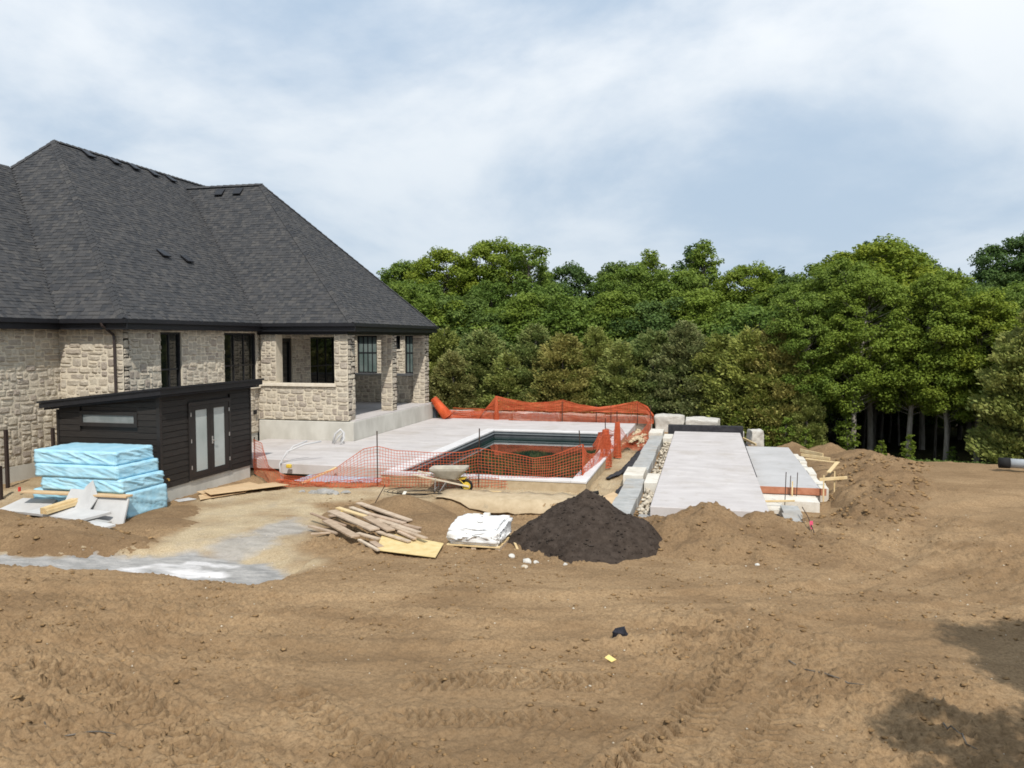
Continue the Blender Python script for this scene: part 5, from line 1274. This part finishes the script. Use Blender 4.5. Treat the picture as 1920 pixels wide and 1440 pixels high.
# ------------------------------------------------------------------ small things round the pool
ribbon('geotextile_sheet', 'sandy geotextile sheet along the cut edge before the wheelbarrow', [(-7.0, 20.75, .5), (-5.4, 20.6, .6), (-4.2, 20.7, .6), (-2.5, 21.0, .5)], GEOT, .04, 'sheet', 40)
bar('plank', 'thin pale batten on the ground right of the wheelbarrow', 'stick', WOODP, (-6.05, 21.3, gzf(-6, 21.3) + .05), (-5.45, 21.35, gzf(-5.4, 21.35) + .05), .06, .025)
coil = MB()
for k in range(5):
    r_ = .34 + .06 * k; coil.tube([(-7.75 + (r_ + .05 * math.sin(3 * a + k)) * 1.5 * math.cos(a), 20.75 + r_ * .8 * math.sin(a), gzf(-7.75, 20.75) + .06 + .012 * k + .02 * math.sin(2 * a + k)) for a in [i * math.pi / 9 for i in range(18)]], .008, 5)
meta(coil.build('cable_coil', RUBBER), 'loose black cable coil on the sand left of the wheelbarrow', 'cable')
for k, (u, v, s_, lab) in enumerate(((-10.35, 20.5, .16, 'largest grey cement lump before the orange fence'), (-10.05, 20.35, .12, 'grey cement lump right of the largest'), (-9.75, 20.55, .10, 'grey cement lump at the right end of the group'), (-10.7, 20.45, .10, 'grey cement lump left of the largest'), (-11.1, 20.55, .07, 'small flat grey cement lump furthest left'))):
    bm = bmesh.new(); bmesh.ops.create_icosphere(bm, subdivisions=3, radius=s_)
    for v_ in bm.verts: v_.co *= 1 + .45 * mnoise.noise(v_.co / s_ * 1.3 + Vector((k * 5, 3, 0))); v_.co.x *= 1.5; v_.co.z *= .6
    me = bpy.data.meshes.new('cement_lump'); bm.to_mesh(me); bm.free()
    o = put('cement_lump', me, CEM); o.location = (u, v, gzf(u, v) + s_ * .3); meta(o, lab, 'cement lump', 'cement lumps before the orange fence')
def pipe(name, label, pts, r_, m_=PVC, cat='pipe'): return meta(MB().tube(pts, r_, 8).build(name, m_, None, True), label, cat)
pipe('conduit', 'grey white conduit loop rising against the porch foundation', [(-13.75, 27.9, .0), (-13.68, 27.95, .35), (-13.5, 28.05, .52), (-13.38, 28.1, .36), (-13.48, 28.0, .04)], .045)
pipe('conduit', 'second conduit bent down beside the loop at the porch', [(-13.62, 27.7, .02), (-13.45, 27.8, .30), (-13.30, 27.9, .44), (-13.22, 27.75, .2), (-13.3, 27.6, .0)], .03)
pipe('conduit', 'white plastic pipe arching out of the sand beside the deck', [(-13.0, 22.75, -.5), (-13.12, 22.85, .0), (-13.0, 23.1, .36), (-12.6, 23.5, .56), (-12.2, 23.9, .62)], .028)
pipe('conduit', 'second white plastic pipe arching over the first beside the deck', [(-13.06, 22.95, -.5), (-13.18, 23.1, .1), (-13.0, 23.5, .48), (-12.7, 23.9, .62)], .026)
meta(MB().box((-12.82, 22.7, -.1), (-12.66, 22.82, .02)).build('yellow_scrap', YELLOW, None, bevel=.02), 'yellow scrap at the foot of the arching pipes', 'scrap')
meta(MB().tube([(-3.05, 22.2, -.36), (-2.85, 22.25, -.33)], .05, 10).build('pipe_stub', RUBBER), 'black pipe stub on the sand by the fence corner', 'pipe')
gsheet('plywood_sheet', 'pale plywood scrap half buried behind the black heap', PLY, [(-2.75, 20.9, 0), (-2.3, 20.3, 0), (-2.15, 21.2, .1), (-2.4, 21.9, .05)], .02, .12, 'board')
hp = MB(); n = 260; rr = np.random.default_rng(77)
cu = rr.normal(-2.75, .25, n); cv = rr.normal(33.3, .9, n); cs = rr.uniform(.03, .12, n)
v_, f_, q_ = lumps(n, np.stack([cu, cv, -.35 + .30 * np.exp(-((cu + 2.75) / .35) ** 2)], 1), cs, 78)
meta(put('sand_heap', mesh_np('sand_heap', v_, f_, rnd=q_), mat('sandy_lump', (.45, .35, .22), (.55, .45, .3), rnd=.15)), 'sandy clumps under the fallen orange net', None, None, 'stuff')
# foreground litter
meta(MB().box((-1.22, 11.2, gzf(-1.1, 11.3) + .0), (-1.02, 11.36, gzf(-1.1, 11.3) + .10)).build('cloth_scrap', mat('black_cloth', (.012, .013, .018), (.03, .03, .04), scale=12, rough=.9)), 'crumpled black cloth lying on the foreground dirt', 'scrap')
cl = bpy.data.objects['cloth_scrap']; jitter(cl.data, .09, 6, 3, 4)
gsheet('paper_scrap', 'small yellow scrap lying on the foreground dirt', mat('dusty_yellow_plastic', (.66, .50, .16), (.74, .60, .25), rough=.6), [(-1.22, 10.2, .03), (-1.12, 10.14, .0), (-1.06, 10.19, .02), (-1.17, 10.27, .05)], .012, .05, 'scrap')
for k, (p, q, lab) in enumerate((((1.1, 10.6), (1.9, 10.1), 'dry twig on the dirt left of the tree shadow'), ((2.55, 9.3), (2.75, 8.9), 'crooked dry twig inside the tree shadow'), ((-6.9, 6.95), (-5.9, 6.9), 'long twig on the dirt at the lower left'))):
    P = []
    for t in range(7):
        u = p[0] + (q[0] - p[0]) * t / 6 + .03 * math.sin(t * 2.1 + k); v = p[1] + (q[1] - p[1]) * t / 6 + .04 * math.cos(t * 1.7)
        P.append((u, v, gzf(u, v) + float(ground_detail(np.array([u]), np.array([v]))[0]) + .015))
    meta(MB().tube(P, [.009] * 6 + [.004], 5).build('twig', BARK), lab, 'twig')
cp_ = thing('culvert_pipe', 'grey plastic pipe with dark end lying at the right edge of the site', 'pipe', (10, 28.4, -.3))
MB().tube([(9.45, 28.35, .02), (12.5, 28.0, -.02)], .15, 16).build('barrel', mat('grey_plastic', (.36, .39, .42), (.45, .48, .5), rough=.5), cp_, True)
MB().tube([(9.20, 28.38, .02), (9.50, 28.345, .02)], .17, 16).build('collar', RUBBER, cp_, True)
# ------------------------------------------------------------------ trees
def leaf_quads(c, ax, nrm, L_, W_):
    b = np.cross(nrm, ax); b /= np.linalg.norm(b, axis=1, keepdims=True) + 1e-9
    L_ = L_[:, None]; W_ = W_[:, None]
    V = np.stack([c - ax * L_ * .5, c + b * W_ * .5 + nrm * W_ * .12 - ax * L_ * .05, c + ax * L_ * .5 - nrm * L_ * .10, c - b * W_ * .5 + nrm * W_ * .12 - ax * L_ * .05], 1)
    return V.reshape(-1, 3)
def unit(v): return v / (np.linalg.norm(v, axis=1, keepdims=True) + 1e-9)
def limb(mb, p, q, r0, r1, rg, n_=4, bend=.12):
    p = np.array(p, float); q = np.array(q, float); L_ = np.linalg.norm(q - p)
    pts = []; rad = []
    for k in range(n_ + 1):
        t = k / n_; j = rg.normal(0, bend * L_ / n_, 3) if 0 < k < n_ else 0
        pts.append(p + (q - p) * t + j + np.array([0, 0, -.10 * L_ * t * (1 - t)])); rad.append(r0 + (r1 - r0) * t)
    mb.tube(pts, rad, 5, False)
def broadleaf(seed, H, cr, cb, ncl, per, leaf, prof, up=.5, spread=1., open_=.0, csz=.75):
    """trunk and crown meshes; prof(t) = crown radius factor over the crown height"""
    rg = np.random.default_rng(seed); mb = MB(); tp = []; lean = rg.normal(0, .04, 2)
    for k in range(9):
        t = k / 8; tp.append((lean[0] * H * t * t + rg.normal(0, .03), lean[1] * H * t * t + rg.normal(0, .03), -.6 + (H * .93 + .6) * t))
    mb.tube(tp, [.022 * H * (1 - .88 * (k / 8)) * .75 + .012 for k in range(9)], 8, False)
    T = np.array(tp)
    C = []; Sz = []
    for i in range(ncl):
        t = (i + rg.random()) / ncl; t = t ** .85; z = cb + (H - cb) * t
        a = i * 2.39996 + rg.normal(0, .5); rho = math.sqrt(rg.uniform(.12, 1.0)); r_ = cr * prof(t) * rho * (1 + rg.normal(0, .13))
        base = np.array([np.interp(z, T[:, 2], T[:, 0]), np.interp(z, T[:, 2], T[:, 1])])
        p = np.array([base[0] + r_ * math.cos(a), base[1] + r_ * math.sin(a), z + rg.normal(0, .15)])
        C.append(p); Sz.append(csz * rg.uniform(.65, 1.3) * (1 - .35 * t))
        zb = max(cb * .75, z - (.25 + up * .55) * r_ - .3)
        limb(mb, (np.interp(zb, T[:, 2], T[:, 0]), np.interp(zb, T[:, 2], T[:, 1]), zb), p, .008 + .007 * r_, .004, rg, 3)
    C = np.array(C); Sz = np.array(Sz)
    idx = np.repeat(np.arange(ncl), np.maximum(20, (per * (Sz / csz) ** 2).astype(int)))
    n_ = len(idx)
    d = unit(rg.normal(0, 1, (n_, 3))); rad = rg.random(n_) ** .45
    off = d * rad[:, None] * Sz[idx][:, None] * np.array([1.15, 1.15, .72])
    pos = C[idx] + off
    # sprays: pull leaves of a clump onto a few twigs so that it breaks up
    nrm = unit(d * .55 + np.array([0, 0, .75]) + rg.normal(0, .45, (n_, 3)))
    ax = unit(np.cross(nrm, rg.normal(0, 1, (n_, 3))))
    L_ = leaf * rg.uniform(.7, 1.35, n_); W_ = L_ * rg.uniform(.55, .85, n_)
    V = leaf_quads(pos, ax, nrm, L_, W_)
    tone = (rg.random(ncl)[idx] * .7 + rg.random(n_) * .3) % 1
    return mb.mesh('trunk', True), mesh_np('crown', V, np.arange(4 * n_).reshape(-1, 4), rnd=tone)
def conifer(seed, H, cr, n_, L0=.2, prof=None, droop=.2):
    rg = np.random.default_rng(seed); mb = MB()
    mb.tube([(0, 0, -.6), (.03, 0, H * .5), (0, .02, H * .97)], [.018 * H, .011 * H, .012], 7, False)
    prof = prof or (lambda t: min(1, (1 - t) * 1.35) ** .8 * (.75 + .25 * min(1, t * 6)))
    nb = 230; tb = rg.random(nb) ** 1.15 * .98; ab = rg.random(nb) * 6.283
    rb = np.array([cr * prof(t) for t in tb]) * rg.uniform(.72, 1.15, nb)
    for k in range(0, nb, 6):
        z = H * tb[k]; limb(mb, (0, 0, max(0.1, z - .25 * rb[k])), (rb[k] * .8 * math.cos(ab[k]), rb[k] * .8 * math.sin(ab[k]), z + .1), .02, .005, rg, 2)
    idx = rg.integers(0, nb, n_); s = rg.random(n_) ** .36
    a = ab[idx] + rg.normal(0, .16, n_) / (s + .3); r_ = rb[idx] * s
    z = H * tb[idx] * .95 + .30 * r_ * (1 - droop * 2) + rg.normal(0, .13, n_) + .02 * H
    pos = np.stack([r_ * np.cos(a), r_ * np.sin(a), z], 1)
    out = np.stack([np.cos(a), np.sin(a), np.full(n_, .75)], 1)
    ax = unit(out + rg.normal(0, .45, (n_, 3)))
    nrm = unit(np.cross(ax, rg.normal(0, 1, (n_, 3))))
    L_ = L0 * rg.uniform(.6, 1.4, n_); W_ = L_ * rg.uniform(.35, .6, n_)
    V = leaf_quads(pos, ax, nrm, L_, W_)
    tone = (rg.random(nb)[idx] * .6 + rg.random(n_) * .4) % 1
    return mb.mesh('trunk', True), mesh_np('crown', V, np.arange(4 * n_).reshape(-1, 4), rnd=tone)
rnd_ = lambda t: math.sqrt(max(0, 1 - (2 * t - .85) ** 2 * .78)) if t < .92 else .42
oval = lambda t: math.sqrt(max(.05, math.sin(math.pi * (.12 + .85 * t))))
upr = lambda t: .55 + .45 * math.sin(math.pi * min(1, t * 1.1)) if t < .8 else .5 * (1 - t) / .2 + .12
PROT = {
    'maple_a': broadleaf(1, 10.0, 2.9, 2.2, 200, 360, .15, oval, csz=.68),
    'maple_b': broadleaf(2, 9.0, 2.6, 1.4, 190, 350, .15, rnd_, csz=.68),
    'maple_c': broadleaf(3, 11.5, 2.7, 3.9, 200, 340, .15, oval, csz=.66),
    'bushy': broadleaf(4, 7.0, 2.9, .4, 190, 340, .15, rnd_, csz=.7),
    'upright': broadleaf(5, 12.0, 2.3, 1.5, 210, 130, .16, upr, up=1.3, csz=.46),
    'sparse': broadleaf(6, 11.0, 2.8, 2.2, 125, 210, .17, rnd_, up=.8, csz=.6),
    'sapling': broadleaf(11, 3.0, .75, .25, 30, 60, .16, upr, csz=.34),
    'cedar_a': conifer(7, 7.0, 1.9, 36000, .16, prof=lambda t: (1 - t ** 2.8) ** .62),
    'cedar_b': conifer(8, 6.2, 1.7, 32000, .16, prof=lambda t: (1 - t ** 2.4) ** .65),
    'cedar_c': conifer(9, 7.5, 2.2, 38000, .17, prof=lambda t: (1 - t ** 2.2) ** .68),
}
LM = {'A': LEAF_A, 'B': LEAF_B, 'C': LEAF_C, 'D': CEDAR, 'E': CEDARB, 'P': PINE}
CACHE = {}
def tree(kind, leafk, u, v, h, label, name, group, wid=1.0, bark=None, rot=None):
    tr_, cr_ = PROT[kind]
    key = (kind, leafk)
    if not cr_.materials: cr_.materials.append(LM[leafk])
    if not tr_.materials: tr_.materials.append(bark or BARK)
    H0 = max(tr_.vertices[i].co.z for i in range(0, len(tr_.vertices), 7)) / .93
    z = gzf(u, v)
    e = thing(name, label, 'tree', (u, v, z), group)
    e.rotation_euler = (0, 0, rs.random() * 6.283 if rot is None else rot)
    s = h / H0; e.scale = (s * wid, s * wid, s)
    for nm, me in (('trunk', tr_), ('crown', cr_)):
        o = bpy.data.objects.new(nm, me); COL.objects.link(o); o.parent = e
        if nm == 'crown': o.material_slots[0].link = 'OBJECT'; o.material_slots[0].material = LM[leafk]
    return e
ORD = ['first', 'second', 'third', 'fourth', 'fifth', 'sixth', 'seventh', 'eighth', 'ninth', 'tenth', 'eleventh', 'twelfth', 'thirteenth', 'fourteenth', 'fifteenth', 'sixteenth', 'seventeenth', 'eighteenth', 'nineteenth', 'twentieth']
# front row: cedars behind the armour stones
CED = [(-14.7, 44.2, 6.3, 'cedar_a', 'D', 1.0), (-12.9, 43.8, 6.2, 'cedar_c', 'D', 1.0), (-13.4, 41.8, 5.1, 'cedar_b', 'E', 1.15), (-12.0, 43.2, 6.3, 'cedar_a', 'D', 1.1), (-10.3, 41.9, 5.0, 'cedar_b', 'D', 1.1), (-9.0, 42.8, 6.4, 'cedar_c', 'D', 1.0),
       (-7.3, 41.8, 5.8, 'cedar_a', 'E', 1.15), (-5.7, 42.6, 6.2, 'cedar_c', 'D', 1.0), (-4.2, 41.8, 5.4, 'cedar_b', 'D', 1.15), (-2.6, 42.4, 6.1, 'cedar_a', 'D', 1.15), (-1.0, 41.6, 6.6, 'cedar_c', 'E', 1.0), (.7, 41.4, 5.9, 'cedar_a', 'D', 1.2), (2.2, 40.4, 6.4, 'cedar_b', 'D', 1.15), (3.4, 40.0, 6.9, 'cedar_c', 'E', .85)]
for k, (u, v, h, kd, lf, wd) in enumerate(CED):
    tree(kd, lf, u, v, h, '%s cedar behind the armour stones, %s from the house' % ('brownish' if lf == 'E' else 'olive green', ORD[k]), 'cedar_tree', 'cedars behind the pool', wd * 1.16)
# second row: green trees above the cedars
MID = [(-18.5, 47.5, 9.0, 'maple_b', 'A'), (-15.8, 48.5, 8.0, 'bushy', 'A'), (-13.0, 47.5, 7.4, 'bushy', 'C'), (-10.6, 48.0, 8.6, 'maple_b', 'A'), (-8.0, 47.2, 8.0, 'bushy', 'A'), (-5.4, 48.0, 8.4, 'maple_b', 'A'), (-2.9, 47.2, 7.8, 'bushy', 'C'), (-.4, 47.6, 8.6, 'maple_b', 'A'), (2.0, 46.4, 8.0, 'bushy', 'A'), (4.2, 45.2, 9.0, 'maple_b', 'B'), (2.9, 43.2, 7.6, 'bushy', 'A')]
for k, (u, v, h, kd, lf) in enumerate(MID):
    tree(kd, lf, u, v, h, 'rounded green tree in the second row above the cedars, %s from the left' % ORD[k], 'broadleaf_tree', 'green trees above the cedars', 1.1)
# tall trees standing out against the sky
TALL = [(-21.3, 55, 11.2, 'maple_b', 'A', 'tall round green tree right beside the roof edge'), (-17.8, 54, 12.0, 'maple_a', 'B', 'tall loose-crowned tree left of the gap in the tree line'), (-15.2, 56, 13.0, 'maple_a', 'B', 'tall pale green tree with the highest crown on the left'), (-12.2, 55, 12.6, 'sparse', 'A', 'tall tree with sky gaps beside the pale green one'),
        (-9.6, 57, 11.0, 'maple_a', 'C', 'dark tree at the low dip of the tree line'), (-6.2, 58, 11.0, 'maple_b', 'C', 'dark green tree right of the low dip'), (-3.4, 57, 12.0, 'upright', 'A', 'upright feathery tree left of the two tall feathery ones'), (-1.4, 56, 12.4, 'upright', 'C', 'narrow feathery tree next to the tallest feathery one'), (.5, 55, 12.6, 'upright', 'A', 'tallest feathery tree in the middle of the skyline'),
        (-4.8, 53, 10.4, 'maple_a', 'A', 'green tree under the feathery ones on the left'), (-1.6, 52, 10.2, 'maple_b', 'A', 'green tree under the tallest feathery tree'), (2.4, 52, 10.8, 'maple_a', 'B', 'bright green tree right of the feathery ones'), (4.4, 55, 10.6, 'cedar_a', 'P', 'dark small conifer in the notch left of the big maples'),
        (-13.6, 51.5, 9.6, 'maple_a', 'A', 'green tree in front of the tall pale ones'), (-18.6, 51.5, 9.4, 'bushy', 'A', 'bushy tree low beside the roof edge'), (-10.4, 52, 9.4, 'bushy', 'A', 'bushy tree below the low dip of the tree line')]
for u, v, h, kd, lf, lab in TALL: tree(kd, lf, u, v, h, lab, 'conifer_tree' if lf == 'P' else 'broadleaf_tree', 'tall trees on the skyline')
# the wood on the right, trunks showing
RGT = [(5.2, 40.2, 8.4, 'maple_c', 'A'), (6.6, 39.0, 9.2, 'maple_c', 'A'), (7.8, 41.2, 10.0, 'maple_c', 'A'), (9.0, 39.2, 9.2, 'maple_c', 'A'), (10.4, 38.6, 8.0, 'maple_c', 'B'), (11.8, 39.2, 8.2, 'maple_c', 'B'), (13.3, 38.4, 8.2, 'maple_c', 'A'), (14.8, 39.0, 8.4, 'maple_c', 'A')]
for k, (u, v, h, kd, lf) in enumerate(RGT):
    tree(kd, lf, u, v, h, 'bare-stemmed maple on the right edge of the woods, %s from the slab' % ORD[k], 'maple_tree', 'maples at the right edge of the woods', 1.0, BARKP)
RG2 = [(6.0, 44.5, 10.2, 'maple_a', 'A'), (8.6, 44.8, 11.3, 'maple_a', 'B'), (10.8, 44.2, 9.4, 'maple_c', 'C'), (13.0, 44.5, 8.6, 'maple_a', 'B'), (15.2, 44.0, 8.8, 'maple_a', 'A'), (17.6, 44.5, 9.0, 'maple_c', 'C'), (5.0, 48.5, 9.8, 'maple_a', 'C'), (9.8, 49.0, 11.6, 'maple_a', 'A')]
for k, (u, v, h, kd, lf) in enumerate(RG2):
    tree(kd, lf, u, v, h, 'taller maple in the second rank on the right, %s from the left' % ORD[k], 'maple_tree', 'second rank of maples on the right', 1.1)
for u, v, h, kd, lf, lab in ((12.7, 35.4, 7.2, 'cedar_c', 'D', 'olive cedar cut by the right edge of the picture'), (14.2, 34.6, 7.0, 'cedar_a', 'E', 'brownish cedar mostly beyond the right edge of the picture'), (4.6, 38.9, 3.6, 'cedar_b', 'D', 'small olive cedar at the dark gap of the woods')):
    tree(kd, lf, u, v, h, lab, 'cedar_tree', 'cedars on the right', 1.1)
FAR = [(10.8, 58, 12.6, 'cedar_c', 'P', 'dark conifer behind the big maples'), (12.8, 60, 12.4, 'cedar_c', 'P', 'dark conifer right of the big maples'), (14.6, 61, 11.4, 'cedar_a', 'P', 'dark conifer sloping down to the right gap'), (18.2, 66, 10.8, 'cedar_b', 'P', 'small dark conifer in the right gap of the skyline'),
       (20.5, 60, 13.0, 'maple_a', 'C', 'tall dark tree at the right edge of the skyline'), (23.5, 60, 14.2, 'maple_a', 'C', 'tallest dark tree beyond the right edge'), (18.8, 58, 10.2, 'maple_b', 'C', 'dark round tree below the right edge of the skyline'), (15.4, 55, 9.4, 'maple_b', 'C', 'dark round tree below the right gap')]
for u, v, h, kd, lf, lab in FAR: tree(kd, lf, u, v, h, lab, 'conifer_tree' if lf == 'P' else 'broadleaf_tree', 'far dark trees on the right')
rb = random.Random(4)
for k in range(34):
    v = 49 + (k % 4) * 5.5 + rb.uniform(-1, 1); u = -22 + (k * 1.37 * 5) % 46 + rb.uniform(-1, 1)
    if u > 4: v = max(v, 48)
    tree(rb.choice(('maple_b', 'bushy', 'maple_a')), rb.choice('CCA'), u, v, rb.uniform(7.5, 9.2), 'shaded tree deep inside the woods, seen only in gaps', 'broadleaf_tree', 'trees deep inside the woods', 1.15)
SHR = [(4.4, 37.9, 1.5), (6.3, 38.4, 2.4), (7.6, 37.6, 1.1), (8.8, 38.2, 1.4), (10.4, 37.6, .9), (3.6, 38.4, 2.0), (1.6, 38.8, 1.7), (2.8, 38.6, 2.0)]
for k, (u, v, h) in enumerate(SHR):
    e = tree('sapling', 'A' if k % 2 else 'B', u, v, h, 'leafy sapling at the foot of the woods, %s in the row' % ORD[k], 'sapling', 'saplings at the foot of the woods', 1.0); e['category'] = 'sapling'
for k in range(22):
    u = rb.uniform(3.5, 17); v = rb.uniform(41, 47.5)
    mb = MB(); h = rb.uniform(4, 7); mb.tube([(0, 0, -.5), (rb.uniform(-.2, .2), rb.uniform(-.2, .2), h * .5), (rb.uniform(-.4, .4), 0, h)], [rb.uniform(.04, .10), .05, .02], 6)
    o = put('dead_stem', mb.mesh('dead_stem', True), BARKP if k % 3 else BARK); o.location = (u, v, gzf(u, v)); meta(o, 'slim bare stem standing in the dark of the right woods', 'tree', 'bare stems in the right woods')
n = 16000; rg = np.random.default_rng(44)
uu = rg.uniform(0, 20, n); vv = 34.9 - .12 * uu + np.abs(rg.normal(0, 2.2, n)) + .6
zz_ = gz(uu, vv) + .25 * rg.random(n) ** 2
nr = unit(rg.normal(0, .5, (n, 3)) + np.array([0, -.2, 1])); ax = unit(np.cross(nr, rg.normal(0, 1, (n, 3)))); L_ = .10 * rg.uniform(.5, 1.5, n)
me = mesh_np('undergrowth', leaf_quads(np.stack([uu, vv, zz_], 1), ax, nr, L_, L_ * .5), np.arange(4 * n).reshape(-1, 4), rnd=rg.random(n))
meta(put('undergrowth', me, LEAF_C), 'low green undergrowth along the edge of the woods', None, None, 'stuff')
# trees standing right of the camera: only their shadows fall into the picture
tree('maple_b', 'A', 7.25, 6.4, 8.7, 'tree out of frame whose crown shades the dirt at the right edge', 'broadleaf_tree', 'trees right of the camera', .8, rot=.6)
tree('sparse', 'A', 5.45, 3.95, 7.8, 'tree out of frame whose loose crown shades the lower right corner', 'broadleaf_tree', 'trees right of the camera', .72, rot=1.9)
